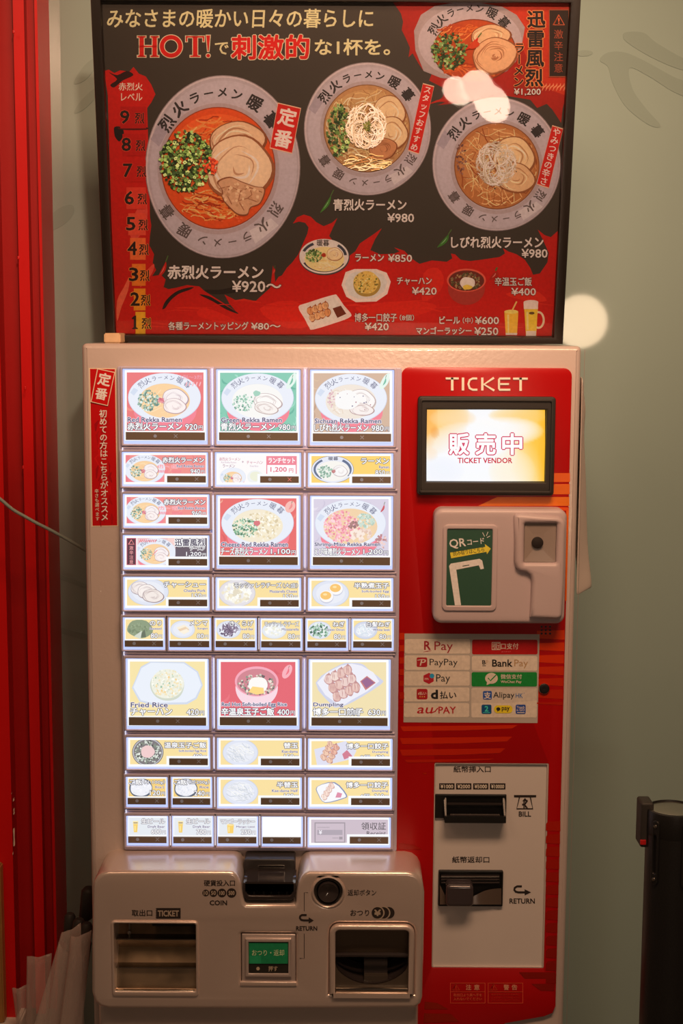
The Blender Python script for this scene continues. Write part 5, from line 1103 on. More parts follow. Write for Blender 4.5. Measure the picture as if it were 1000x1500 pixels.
BTN = [  # lit face x0 y0 x1 y1, size, kind, english, japanese, price, label
 (180.5, 540.5, 304, 650.5, 'L', 'red', 'Red Rekka Ramen', '赤烈火ラーメン', '920', 'large lit button with red ramen picture, 920 yen'),
 (317, 541, 440, 651, 'L', 'green', 'Green Rekka Ramen', '青烈火ラーメン', '980', 'large lit button with ramen picture on green'),
 (454, 541.6, 576.5, 652.5, 'L', 'sichuan', 'Sichuan Rekka Ramen', 'しびれ烈火ラーメン', '980', 'large lit button with ramen picture on brown'),
 (179, 662, 305, 712.5, 'W', 'red', 'Red Rekka Ramen', '赤烈火ラーメン', '940', 'wide lit button with red ramen, 940 yen'),
 (315, 662.5, 441, 713, 'W', 'lunch', '', '', '1,200', 'wide lit button for the lunch set'),
 (451, 663.5, 575.5, 713.5, 'W', 'basic', 'Ramen', 'ラーメン', '850', 'wide yellow lit button with plain ramen'),
 (180.5, 723.5, 307, 773, 'W', 'red', 'Red Rekka Ramen', '赤烈火ラーメン', '960', 'wide lit button with red ramen, 960 yen'),
 (317, 725, 440, 833, 'L', 'cheese', 'Cheese Red Rekka Ramen', 'チーズ赤烈火ラーメン', '1,100', 'large lit button with cheese ramen'),
 (454, 726, 575, 833.5, 'L', 'shrimp', 'Shrimp-Miso Rekka Ramen', 'えび味噌烈火ラーメン', '1,200', 'large lit button with pink shrimp ramen'),
 (180.5, 783.5, 307, 834, 'W', 'hot', '', '', '1,200', 'wide lit button with very hot ramen and black warning strip'),
 (181, 844.5, 307, 893.5, 'W', 'chashu', 'Chashu Pork', 'チャーシュー', '150', 'wide lit button with sliced pork'),
 (316, 845.5, 441, 894, 'W', 'mozz', 'Mozzarella Cheese', 'モッツァレラチーズ', '150', 'wide lit button with grated cheese'),
 (451, 846, 575.5, 894.5, 'W', 'eggs', 'Soft-boiled Egg', '半熟煮玉子', '150', 'wide lit button with two halved eggs'),
 (180.5, 903.8, 242, 951.5, 'S', 'nori', 'Seaweed', 'のり', '80', 'small lit button with seaweed'),
 (246, 904, 309.5, 952, 'S', 'menma', 'Sungan', 'メンマ', '80', 'small lit button with bamboo shoots'),
 (313.4, 904.5, 376.5, 952.2, 'S', 'kikurage', 'Cloud Ear', 'きくらげ', '80', 'small lit button with dark mushroom strips'),
 (380, 905, 443, 952.5, 'S', 'mozz', 'Mozzarella', 'モッツァレラチーズ', '80', 'small lit button with cheese'),
 (447.5, 905.3, 510, 952.8, 'S', 'negi', 'Green Onion', 'ねぎ', '80', 'small lit button with green onion'),
 (514.5, 905.6, 576.5, 952.8, 'S', 'leek', 'White leek', '白髪ねぎ', '80', 'small lit button with shredded white leek'),
 (185, 964, 306, 1068, 'L', 'rice', 'Fried Rice', 'チャーハン', '420', 'large lit button with fried rice'),
 (318, 964.5, 438.5, 1068, 'L', 'egg', 'Red Hot Soft-boiled Egg Rice', '辛温泉玉子ご飯', '400', 'large lit button with hot egg rice on pink'),
 (452, 965, 571.5, 1068.5, 'L', 'gyoza', 'Dumpling', '博多一口餃子', '630', 'large lit button with a plate of twelve dumplings'),
 (185.5, 1079.3, 308, 1126, 'W', 'eggrice', 'Soft-boiled Egg Rice', '温泉玉子ご飯', '400', 'wide lit button with egg rice in a black bowl'),
 (318, 1080, 442, 1126.5, 'W', 'noodle', 'Kae-dama', '替玉', '150', 'wide lit button with extra noodles, 150 yen'),
 (451, 1081, 574.5, 1127, 'W', 'gyoza8', 'Dumpling', '博多一口餃子', '420', 'wide lit button with eight dumplings'),
 (184.8, 1137, 246, 1182, 'S', 'rices', 'Rice S', '', '120', 'small lit button with rice, 120 yen'),
 (250.5, 1137, 311, 1182.5, 'S', 'ricel', 'Rice', '', '240', 'small lit button with rice, 240 yen'),
 (318, 1137.5, 442, 1184, 'W', 'noodle2', 'Kae-dama Half', '半替玉', '100', 'wide lit button with half extra noodles, 100 yen'),
 (451, 1138, 574, 1184.5, 'W', 'gyoza4', 'Dumpling', '博多一口餃子', '210', 'wide lit button with four dumplings'),
 (185.5, 1194, 247, 1238.5, 'S', 'beer', 'Draft Beer', '生ビール', '600', 'small lit button with beer, first of two'),
 (251.5, 1194, 313, 1239, 'S', 'beer', 'Draft Beer', '生ビール', '700', 'small lit button with beer, second of two'),
 (317, 1194.5, 378.5, 1239, 'S', 'lassi', 'Mango Lassi', 'マンゴーラッシー', '250', 'small lit button with mango drink'),
 (382, 1195, 443.5, 1239.5, 'S', 'blank', '', '', '', 'small blank white lit button'),
 (450.5, 1196, 572, 1241, 'W', 'receipt', '', '', '', 'wide lit button for the receipt'),
]
# backing of the button field and its horizontal rails
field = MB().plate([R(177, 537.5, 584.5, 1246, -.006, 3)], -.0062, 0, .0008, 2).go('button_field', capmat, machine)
for (a, b) in ((655.5, 659), (715.5, 719.5), (837, 841), (897, 900.5), (956, 960), (1072, 1075.5), (1130, 1133), (1187, 1190)):
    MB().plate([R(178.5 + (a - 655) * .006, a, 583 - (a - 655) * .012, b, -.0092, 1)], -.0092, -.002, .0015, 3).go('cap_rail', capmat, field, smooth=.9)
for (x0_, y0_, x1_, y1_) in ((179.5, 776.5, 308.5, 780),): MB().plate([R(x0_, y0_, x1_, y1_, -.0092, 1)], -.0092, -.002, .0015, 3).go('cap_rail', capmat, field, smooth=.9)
for (px, a, b) in ((310.6, 540, 652), (446.6, 541, 653), (310, 663, 712), (446.3, 664, 713), (312, 726, 832), (446.5, 727, 832), (312, 846, 893), (446.3, 846, 893), (379, 905, 951), (512.2, 906, 952), (313, 965, 1067), (445.5, 966, 1067),
                   (313.5, 1081, 1126), (447, 1082, 1126), (314.5, 1138, 1182), (446.8, 1139, 1183), (249.4, 1195, 1238), (315, 1195, 1238), (380.3, 1195, 1238), (447, 1196, 1240),
                   (179.3, 655.5, 660), (179.5, 716, 721), (180.2, 776, 781), (180.5, 837, 842), (180.8, 896, 901), (181.3, 955, 960), (183.5, 1071, 1076), (184, 1129.5, 1134), (184.5, 1186.5, 1191)):
    MB().plate([R(px - .6, a, px + .6, b, -.0105)], -.0112, -.0050).go('light_leak_strip', gapglow, field, smooth=None)  # glowing strips stand in for backlight leaking between the caps
for (x0, y0, x1, y1, size, kind, en, jp, price, lab) in BTN:
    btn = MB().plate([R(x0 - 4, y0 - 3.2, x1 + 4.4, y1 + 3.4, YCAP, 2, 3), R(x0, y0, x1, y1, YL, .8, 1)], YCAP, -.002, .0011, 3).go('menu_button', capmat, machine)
    btn['label'] = lab
    MB().plate([R(x0 - 1, y0 - 1, x1 + 1, y1 + 1, YL)], YL, YL + .001).go('lit_face', lamp_white, btn, smooth=None)
    p = LPr()
    if size == 'L': b = (x0 + 5.2, y0 + 5, x1 - 6, y1 - 19.5); s_ = (x0 + 4, y1 - 17.5, x1 - 4, y1 - 6)
    elif size == 'W': b = (x0 + 5, y0 + 4.5, x1 - 4, y1 - 6.5); s_ = (x1 - 60, y1 - 15.5, x1 - 3.5, y1 - 6)
    else: b = (x0 + 3.5, y0 + 3.5, x1 - 3.5, y1 - 15.5); s_ = (x0 + 2.5, y1 - 13.5, x1 - 3, y1 - 4.5)
    p.box(x0 + 2.2, y0 + 1.6, x1 - 2.6, y1 - (5 if size != 'W' else 3), (255, 255, 255))
    (art_large if size == 'L' else art_wide if size == 'W' else art_small)(p, b, kind, en, jp, price)
    if size == 'W': p.box(x1 - 64, y1 - 19, x1 - 2, y1 - 4, (250, 252, 255))
    if kind == 'gyoza' : jt(p, '12個', x1 - 62, y1 - 29, x1 - 47, y1 - 21.5, .02)
    p.go('button_picture', LIT, btn)
    MB().plate([R(*s_, YL - .0012)], YL - .0038, YL - .0010).go('sold_out_strip', stripmat, btn, smooth=None)
    q = Print((0, YL - .0038, 0), (0, -1, 0), .0002, alb); w = s_[2] - s_[0]; cy = (s_[1] + s_[3]) / 2
    f1, f2 = (.37, .63) if size == 'L' else (.25, .76) if size == 'W' else (.24, .76)
    q.el(s_[0] + w * f1, cy, 2.5, 2.5, (132, 126, 140), n=14)
    xx = s_[0] + w * f2; xc = (206, 120, 120) if kind == 'lunch' else (140, 130, 138)
    q.line([(xx - 2.6, cy - 2.6), (xx + 2.6, cy + 2.6)], .9, xc); q.line([(xx - 2.6, cy + 2.6), (xx + 2.6, cy - 2.6)], .9, xc)
    q.go('strip_marks', INK, btn)

# ------------------------------------------------------------------ red panel graphics
p = Print((0, yR, 0), (0, -1, 0), .0002, alb)
Rr = lambda px: px
for (xa, xb, ya, yb_, c) in ((810, 834.5, 693, 706, (216, 74, 6)), (809, 834, 709, 724, (220, 80, 6)), (700, 833.5, 728, 741, (222, 88, 8)), (690, 832.8, 743, 748, (200, 60, 6))):
    p.poly([(xa, yb_), (xa + (28 if xa < 750 else 0), ya), (xb, ya), (xb, yb_)], c)
p.poly([(829, 748), (832.8, 748), (829.5, 880), (827.5, 880)], (214, 78, 10))
bands = [(923, 937), (941, 954), (959, 972), (976, 989), (993, 1005), (1010, 1024), (1028, 1033)]
for i, (ya, yb_) in enumerate(bands):
    c = mixc((196, 44, 4), (150, 16, 3), i / 7)
    p.poly([(786, ya + 1), (826.5 - i * .5, ya), (826.5 - i * .5, yb_), (786, yb_ - 2)], c); p.poly([(585, ya + 4), (592, ya + 4), (592, yb_), (585, yb_)], mixc(c, (130, 8, 2), .3))
for i, (xa, xb, ya, yb_) in enumerate(((586, 758, 1061, 1070), (585, 750, 1078, 1089), (585, 740, 1095, 1106), (592, 725, 1110, 1116), (618, 632, 1129, 1134))):
    p.poly([(xa, ya + 3), ((xa + xb) / 2, ya + 2), (xb, ya + 1), (xb - 8, yb_ - 3), ((xa + xb) / 2, yb_), (xa + 4, yb_ + 1)], mixc((176, 30, 4), (150, 14, 3), i / 5))
for i in range(13):
    ya = 1202.5 + i * 18.6; xr_ = 820.5 - i * .55
    p.poly([(799.5, ya + 4), (802, ya + 1), (xr_, ya), (xr_, ya + 15), (799, ya + 14)], mixc((150, 18, 4), (118, 12, 3), i / 13))
p.poly([(760, 1424), (813, 1424), (812.5, 1433), (768, 1433)], (122, 14, 4)); p.poly([(778, 1441), (812, 1441), (811.5, 1451), (792, 1451)], (122, 14, 4))
p.poly([(584, 1235), (604, 1237), (618, 1244), (584, 1244)], (140, 14, 3))
p.poly([(622, 1467), (640, 1469), (656, 1478), (621, 1478)], (130, 20, 4)); p.poly([(621, 1484), (660, 1485), (672, 1496), (620, 1498)], (130, 20, 4))
p.go('stripe_print', GLOSSINK, panel)
p = Print((0, yR, 0), (0, -1, 0), .0004, alb)
# wide techno title, drawn stroke by stroke
TC = (226, 178, 150)
def seg(pts, w=3.0): p.line(pts, w, TC, layer=200)
seg([(652.5, 554.3), (671.5, 554.3)], 3); seg([(662, 553), (662, 572)], 3.6)
seg([(677.7, 553), (677.7, 572)], 3.6)
seg([(698.5, 554.4), (692, 554.3), (687.5, 556.5), (685.6, 562.5), (687.5, 568.6), (692, 570.8), (698.8, 570.7)], 3)
seg([(706, 553), (706, 572)], 3.4); seg([(723, 553.2), (708.5, 563), (723.5, 572)], 3.2)
seg([(747, 554.4), (731, 554.4), (730.4, 556), (730.4, 569), (731, 570.8), (747, 570.8)], 3); seg([(731, 562.5), (745, 562.5)], 2.8)
seg([(751, 554.6), (772.5, 554.6)], 3); seg([(762, 553), (762, 572.5)], 3.6)
# caution notices
OR = (206, 66, 40)
for xa, t1, t2 in ((659, '注意', ('取出口より奥へ手を', '入れないでください')), (714.3, '警告', ('転倒事故を防ぐため本体に', 'よりかかったりのぼったり', 'ゆすったりしないでください'))):
    xb = xa + 51.5; p.frame(xa, 1439.5, xb, 1469.5, .8, OR); p.box(xa, 1452.3, xb, 1453, OR)
    p.line([(xa + 8.5, 1441.5), (xa + 3.5, 1450), (xa + 13.5, 1450)], .9, OR, closed=True); p.text('!', xa + 8, 1444, xa + 9, 1449, OR, .02)
    p.text(t1[0], xa + 23, 1442, xa + 31, 1450, (214, 120, 90), .03); p.text(t1[1], xa + 35, 1442, xa + 43, 1450, (214, 120, 90), .03)
    for i, l in enumerate(t2): h_ = 4.6 if len(t2) == 2 else 3.1; p.text(l, xa + 5, 1455 + i * (h_ + 1.2), xb - 5, 1455 + i * (h_ + 1.2) + h_, (210, 80, 50) if len(t2) == 2 else (180, 40, 24), .01)
p.go('panel_lettering', GLOSSINK, panel)

# display picture (a lit screen)
MB().plate([R(623, 599, 799, 706, -.0058)], -.0058, -.005).go('display_glass', black, scr, smooth=None)
scrm = ink_mat('lit_display', 'lit', 1.0)
p = Print((0, -.0058, 0), (0, -1, 0), .0001, lin)
p.box(624.5, 600, 798, 705, (252, 250, 250)); p.clip = (624.5, 600, 798, 705)
def scol(x, y):
    u, v = (x - 624.5) / 173.5, (y - 600) / 105
    def g(cx, cy, rx, ry, k=2): return max(0, 1 - ((u - cx) / rx) ** 2 - ((v - cy) / ry) ** 2) ** (1 / k)
    c = (250, 250, 252)
    c = mixc(c, (253, 206, 120), .95 * g(.06, .08, .30, .55)); c = mixc(c, (252, 170, 70), .6 * g(0, .1, .1, .5)); c = mixc(c, (253, 220, 170), .7 * g(.22, .12, .2, .14))
    c = mixc(c, (253, 196, 60), .95 * min(1, max(0, (u - .60 - .25 * abs(v - .45)) * 3.2))); c = mixc(c, (252, 182, 30), .8 * min(1, max(0, (u - .93) * 12)))
    if v < .4: c = mixc(c, (254, 206, 110), .7 * g(.78, .08, .26, .12))
    c = mixc(c, (251, 250, 250), .92 * g(.66, .30, .33, .20)); c = mixc(c, (248, 250, 255), .85 * g(.35, .62, .42, .45)); c = mixc(c, (252, 228, 200), .6 * g(.03, .62, .07, .10))
    c = mixc(c, (235, 240, 255), .5 * g(.12, .85, .2, .2)); c = mixc(c, (254, 240, 205), .6 * g(.72, .85, .2, .3)); c = mixc(c, (240, 150, 60), .45 * g(.07, .32, .04, .09))
    return c
p.grid(624.5, 600, 798, 705, 70, 42, scol)
p.clip = None
for ch, xa in (('販', 658), ('売', 697), ('中', 736)): p.text(ch, xa - .5, 635, xa + 28.5, 666, (255, 255, 255), .045, out=(210, 40, 90), ow=.055)
p.text('TICKET VENDOR', 670, 670.5, 750, 678.5, (206, 20, 60), .05)
p.go('display_picture', scrm, scr)

# guide card of the reader
p = Print((0, yQ - .0004, 0), (0, -1, 0), .0002, alb)
CW = (226, 196, 176)
p.text('QR', 658, 789, 682, 803.5, CW, .03, rot=-.10); p.text('コード', 684, 789, 709, 797.5, CW, .03, rot=-.10)
for a, b in (((709.5, 786), (706.5, 780)), ((712, 785), (714.5, 779)), ((713, 787.5), (717.5, 785))): p.line([a, b], .9, CW)
p.poly([(659, 809.5), (710.5, 801), (709.8, 796.8), (718.5, 803.5), (713, 811.8), (712.3, 808.3), (660.5, 817.8)], (214, 164, 50))
p.text('読み取りはこちら', 663, 804.2, 709, 811.5, (40, 46, 32), .015, rot=-.13)
p.poly([(657.5, 829), (660, 825.5), (702, 818.5), (706, 821), (708.5, 833), (703.5, 834), (701, 828), (668, 834.5), (675, 886.5), (666, 886.5)], CW); p.line([(677, 829.3), (687, 827.7)], 1.2, (38, 50, 36))
p.go('card_print', INK, reader)

# payment sticker
stick = MB().plate([R(591.5, 928.5, 788.5, 1058.5, yR, 0)], yR - .0003, yR).go('payment_sticker', mat('grey_sticker', alb((158, 132, 118)), .4), machine, smooth=None)
p = Print((0, yR - .0003, 0), (0, -1, 0), .0002, alb)
CE = (192, 158, 138)
rows = [(936, 957.5), (960, 981.5), (983.5, 1004.5), (1007, 1027.5), (1030, 1050.5)]
for i, (ya, yb_) in enumerate(rows):
    d = -i * .35
    p.rrect(592.8 + d, ya, 688.3 + d, yb_, 2.5, CE)
for i, c in ((0, (152, 14, 14)), (1, CE), (2, (22, 104, 40)), ): p.rrect(691.2 - i * .35, rows[i][0] + 1, 787 - i * .35, rows[i][1] + 1, 2.5, c)
p.rrect(690, 1008, 786, 1051, 2.5, CE); p.poly([(690, 1010), (740, 1008), (786, 1008), (786, 1026), (740, 1030), (690, 1030)], (182, 150, 132))
K = (34, 28, 26); M_ = (140, 26, 34)
p.text('R', 621, 939, 630.5, 952, M_, .05); p.line([(620, 955), (626, 954), (632, 953)], 1.2, M_, taper=True); p.text('Pay', 636, 939.5, 663, 956.5, M_, .0)
p.rrect(610, 963, 625.5, 977, 2, (150, 24, 28)); p.text('P', 614.5, 965.5, 622, 975, CE, .02, slant=.2); p.line([(611, 967), (618, 966)], 1, CE); p.text('PayPay', 629, 965, 670, 977.5, K, .0)
p.poly([(620, 989.5), (628, 985.5), (635, 989.5), (635, 998), (628, 1002), (620, 998)], (158, 24, 34)); p.el(632.4, 990, 3.4, 3.4, (40, 120, 150)); p.text('m', 622, 993, 627, 996, CE, .0); p.text('Pay', 638.5, 987.5, 659, 1002, K, .0)
p.rrect(610, 1009, 626, 1024.5, 2.5, (150, 22, 26)); p.text('d払い', 612, 1013, 624, 1018, CE, .02); [p.el(615 + 3.2 * k, 1020.5, .8, .8, (214, 150, 60), n=8) for k in range(3)]; p.text('d', 631, 1010.5, 641, 1023.5, K, .09); p.text('払い', 644, 1012.5, 668, 1023.5, K, .03)
p.text('au', 610, 1036, 632, 1045, (160, 20, 26), .03, slant=.2); p.line([(632, 1044), (637, 1042), (641, 1037)], 1.6, (160, 20, 26)); p.text('PAY', 642, 1035, 667.5, 1045, (160, 20, 26), .03)
p.frame(720, 940.5, 732.5, 952, .9, CE); p.text('街', 721.5, 941.5, 731, 951, CE, .01); p.text('口支付', 733.5, 942, 759, 951, CE, .02); p.text('JKOPAY', 734, 954, 748, 955.5, (200, 90, 90))
p.text('B', 706, 967, 711, 973, K, .04); p.text('P', 711.5, 967, 715, 973, (170, 130, 100), .0); p.line([(706, 975), (711.5, 975)], .8, K); p.text('Bank', 720.5, 966, 750, 976.5, K, .05); p.text('Pay', 753, 966, 773, 979, (158, 112, 74), .0)
p.el(719.5, 993.5, 9.3, 8, CE, n=28); p.poly([(713, 999), (712.5, 1003.5), (718, 1001)], CE); p.line([(714.5, 993), (718, 997), (726.5, 988.5)], 1.7, (22, 104, 40)); p.text('微信支付', 733, 987.5, 764, 994.5, CE, .02); p.text('WeChat Pay', 733, 996.5, 763.5, 1001.5, CE, .03)
p.rrect(707, 1012, 720, 1024.5, 2, (36, 66, 124)); p.text('支', 708.5, 1013.5, 718.5, 1023.5, CE, .05); p.text('Alipay', 722, 1013.5, 753, 1024.5, (44, 38, 36), .01); p.text('HK', 755, 1015.5, 765.5, 1022, (50, 86, 130), .01); p.text('™', 766.5, 1014.5, 768, 1016, (50, 86, 130))
p.rrect(705, 1032, 719.5, 1045.5, 2, (16, 60, 96)); p.text('2', 709.5, 1034, 715, 1042, (60, 160, 140), .06); p.box(707, 1043.3, 717.5, 1044.1, (60, 160, 140))
p.rrect(723, 1033, 750.5, 1044.5, 5.5, (214, 160, 30)); p.el(729.5, 1038.5, 3, 2.6, K, n=16); p.poly([(728, 1040), (728, 1042.5), (731, 1040.5)], K); p.text('pay', 734.5, 1035.5, 746, 1042.5, K, .05)
p.rrect(755, 1032, 769.5, 1045.5, 2, (28, 56, 118)); p.text('Touch', 756.5, 1034, 768, 1037.5, CE, .04); p.text("n GO", 756.5, 1038, 768, 1041.5, CE, .04); p.box(757, 1043, 768, 1044.2, CE)
p.go('payment_logos', INK, stick)

# strip sticker left of the buttons
left = MB().plate([LP([(130.3, 539), (169.5, 539.5), (173, 771), (134, 771.5)], 0)], -.0003, 0).go('recommendation_strip', mat('strip_border', alb((226, 160, 130)), .35), machine, smooth=None)
p = Print((0, -.0003, 0), (0, -1, 0), .0001, alb)
p.poly([(131.8, 540.3), (168.2, 540.8), (171.7, 769.6), (135.5, 770.1)], (166, 8, 10))
for k in range(34):
    x = 142 + rng.random() * 22; y = 600 + rng.random() * 160; p.line([(x, y), (x - 5 + 8 * rng.random(), y + 6), (x - 6 + 10 * rng.random(), y + 14 + 8 * rng.random())], 2 + 3 * rng.random(), rng.choice([(138, 6, 10), (150, 8, 10), (178, 14, 14)]), taper=True)
p.layer = 60
p.vtext('初めての方はこちらがオススメ', 151, 600, 763, 12, (240, 196, 158), x1=153.5, bold=.03)
p.vtext('辛さも選べます', 141.5, 716, 763, 6.4, (236, 186, 148), x1=143, bold=.01)
p.poly([(142, 541), (168, 546), (158, 595.5), (132.5, 590)], (90, 6, 8))
p.poly([(142.5, 539.5), (168.7, 545), (158, 594.7), (132.8, 588.8)], (232, 160, 130)); p.poly([(143.5, 541), (167.4, 546), (157.2, 593.4), (134.2, 588)], (172, 10, 10))
p.char('定', 153, 556, 19, (242, 206, 172), .2, .06); p.char('番', 148.5, 577, 18, (242, 206, 172), .2, .06)
p.go('strip_lettering', GLOSSINK, left)

# bill plate lettering
BK = (40, 28, 24)
p = Print((0, yB, 0), (0, -1, 0), .0002, alb)
p.text('紙幣挿入口', 664, 1122, 718.5, 1131.5, BK, .035); p.text('紙幣返却口', 662, 1254.5, 716.5, 1264, BK, .035)
for xa, xb, t1 in ((643, 665.5, '¥1000'), (667.7, 690.2, '¥2000'), (692.7, 715, '¥5000'), (717.2, 740, '¥10000')): p.box(xa, 1147.3, xb, 1156.3, BK); p.text(t1, xa + 2, 1149, xb - 2, 1154.8, (206, 168, 146), .04)
p.box(752.5, 1164.5, 785, 1168, BK); p.line([(760.5, 1168), (756.5, 1184.7), (780, 1184.7), (776.5, 1168)], 1.7, BK); p.line([(756.5, 1184.7), (780.2, 1184.7)], 1.7, BK); p.poly([(764.5, 1173.5), (773, 1173.5), (768.6, 1168.8)], BK); p.text('¥', 761, 1174.5, 776, 1182.5, BK, .05, rot=math.pi / 2)
p.text('BILL', 759.5, 1188.5, 777.5, 1196, BK, .05)
p.line([(764, 1298.2), (757, 1298.2), (753.5, 1300.5), (753, 1303.5), (755, 1306), (759, 1307), (768, 1307)], 3, BK); p.poly([(768, 1302.5), (777.5, 1307), (768, 1311.5)], BK); p.text('RETURN', 746, 1316, 783, 1323.5, BK, .05)
p.go('bill_lettering', INK, billp)

# console lettering
p = Print((0, yC, 0), (0, -1, 0), .0002, alb)
SV = (150, 118, 98)
p.text('硬貨投入口', 298.5, 1289, 344, 1298, BK, .04)
for cx, r_, t1 in ((301.3, 5, '10'), (312.5, 5.8, '50'), (325, 6.4, '100'), (339, 7, '500')): p.el(cx, 1308, r_, r_, BK, n=28); p.text(t1, cx - r_ * .62, 1305, cx + r_ * .62, 1311, SV, .06)
p.text('COIN', 307, 1318.8, 332.5, 1326, BK, .07)
p.text('取出口', 193, 1332.5, 223, 1342, BK, .04); p.box(229, 1330, 264.5, 1345.5, BK)
for k in range(6): p.poly([(227.6, 1331 + 2.5 * k), (229.2, 1330.4 + 2.5 * k), (229.2, 1332 + 2.5 * k)], BK)
p.text('TICKET', 231, 1333.5, 262, 1342.3, SV, .07)
p.text('返却ボタン', 509, 1303, 551, 1312, BK, .02); p.text('おつり', 513, 1332.5, 540.5, 1341.5, BK, .03)
p.el(569.2, 1337, 8.5, 8.5, BK, n=32); p.el(562.3, 1337, 9.3, 9.3, SV, n=32); p.el(561.2, 1337, 8.5, 8.5, BK, n=32); p.el(553.8, 1337, 9.3, 9.3, SV, n=32); p.el(552.6, 1337, 8.5, 8.5, BK, n=32); p.text('¥', 548, 1332.5, 557.5, 1341.5, SV, .1)
p.line([(449, 1340.2), (442, 1340.2), (439.5, 1342), (439, 1344.5), (441, 1347.2), (445, 1348), (452, 1348)], 3, BK); p.poly([(452, 1343.5), (459.5, 1348.2), (452, 1352.5)], BK)
p.text('RETURN', 433.5, 1356.5, 464.5, 1363, BK, .06)
p.line([(451, 1307.3), (445.5, 1307.3), (445.5, 1334.8)], .8, BK); p.line([(445.5, 1367.5), (445.5, 1403.6), (439, 1403.6)], .8, BK)
p.go('console_lettering', INK, console)
p = Print((0, yC - .001, 0), (0, -1, 0), .0002, alb)
p.box(364.5, 1381, 421.5, 1411.5, (26, 104, 62)); p.box(366, 1400, 382, 1411.2, (34, 118, 74)); p.text('おつり・返却', 369, 1391, 416, 1400, (188, 176, 130), .0)
p.box(364.5, 1413.5, 421.5, 1425.5, (36, 28, 22)); p.el(377.8, 1418.8, 2.6, 2.6, (166, 130, 104), n=16); p.text('押す', 393, 1415, 406.5, 1422.5, (166, 130, 104), .02)
p.go('button_print', INK, rbtn)

# ------------------------------------------------------------------ cloth hung on the right flank of the machine
cl = MB(); rows_ = []
edge = [(851.5, 552), (853, 560), (856, 585), (859, 600), (855, 628), (856.5, 660), (858.5, 700), (860, 760), (861, 800), (864, 830), (867.5, 855), (867, 864)]
zs = [at(0, y, .03).z for _, y in edge]
NU = 12
for j, (px, py) in enumerate(edge):
    xo = at(px, py, .03).x; z = zs[j]
    w_ = max(.0015, xo - xr)
    for i in range(NU):
        u = i / (NU - 1)
        k_ = math.sin(min(1, u * 2.6) * math.pi / 2)
        xx = xr + .0015 + w_ * k_ * (1 - .12 * max(0, u - .4) - .05 * math.sin(u * 12 + j * .1))
        rows_.append((xx, .006 + .15 * u, z + .004 * math.sin(u * 7)))
cl.v = [Vector(a) for a in rows_]
for j in range(len(edge) - 1):
    for i in range(NU - 1): a = j * NU + i; cl.f.append([a, a + 1, a + NU + 1, a + NU])
clothm = mat('cream_cloth', (.80, .70, .64), .75, vary=.05, vscale=20)
o = tag(cl.go('hanging_cloth', clothm, smooth=2.5), 'pale cloth hanging down the right side of the ticket machine', 'cloth')
sm = o.modifiers.new('s', 'SOLIDIFY'); sm.thickness = .0022
ss = o.modifiers.new('ss', 'SUBSURF'); ss.levels = 1; ss.render_levels = 2
# ------------------------------------------------------------------ cable at the left
cab = [(-620, 560), (-480, 575), (-320, 600), (-180, 640), (-60, 690), (-25, 712), (0, 731), (18, 746), (35, 756), (55, 767), (75, 777), (95, 788), (112, 798), (128, 808), (150, 822)]
pts = [at(a, b, .06 + .0021 * i) for i, (a, b) in enumerate(blob(cab, 4)[4:54])]
o = MB().tube(pts, .0024, 10).go('cable', mat('pale_green_cable', (.30, .38, .34), .45), smooth=2)
tag(o, 'thin pale green cable running from the red jamb behind the ticket machine', 'cable')

# ------------------------------------------------------------------ belt barrier post at the right
yP = -.20
cP = at(985.5, 1184, yP); rP = (at(1024.5, 1184, yP).x - at(946.5, 1184, yP).x) / 2
post = thing('barrier_post', 'black belt barrier post with steel cap at the right edge', 'barrier', (cP.x, yP, 0))
pc = (cP.x, yP, 0); zt = cP.z
blk = mat('black_post_paint', (.012, .012, .012), .38, bump=.1, bscale=500)
MB().lathe([(rP * .985, .02), (rP * .985, zt - .012)], pc, 'Z', 56).go('tube', blk, post, smooth=1)
MB().lathe([(rP * .985, zt - .030), (rP * 1.0, zt - .028), (rP * 1.0, zt - .004), (rP * .98, zt), (rP * .90, zt + .001), (rP * .88, zt - .001), (rP * .88, zt - .01)], pc, 'Z', 56).go('collar', blk, post, smooth=.9)
MB().lathe([(rP * .885, zt - .0012), (rP * .6, zt - .0002), (1e-5, zt)], pc, 'Z', 56).go('top_plate', mat('spun_steel', (.52, .48, .44), .3, metal=1.0, vary=.12, vscale=60), post, smooth=1)
MB().lathe([(rP * 5.4, 0), (rP * 5.4, .012), (rP * 4.8, .022), (rP * 1.2, .034), (rP, .05)], pc, 'Z', 64).go('base', blk, post, smooth=.8)
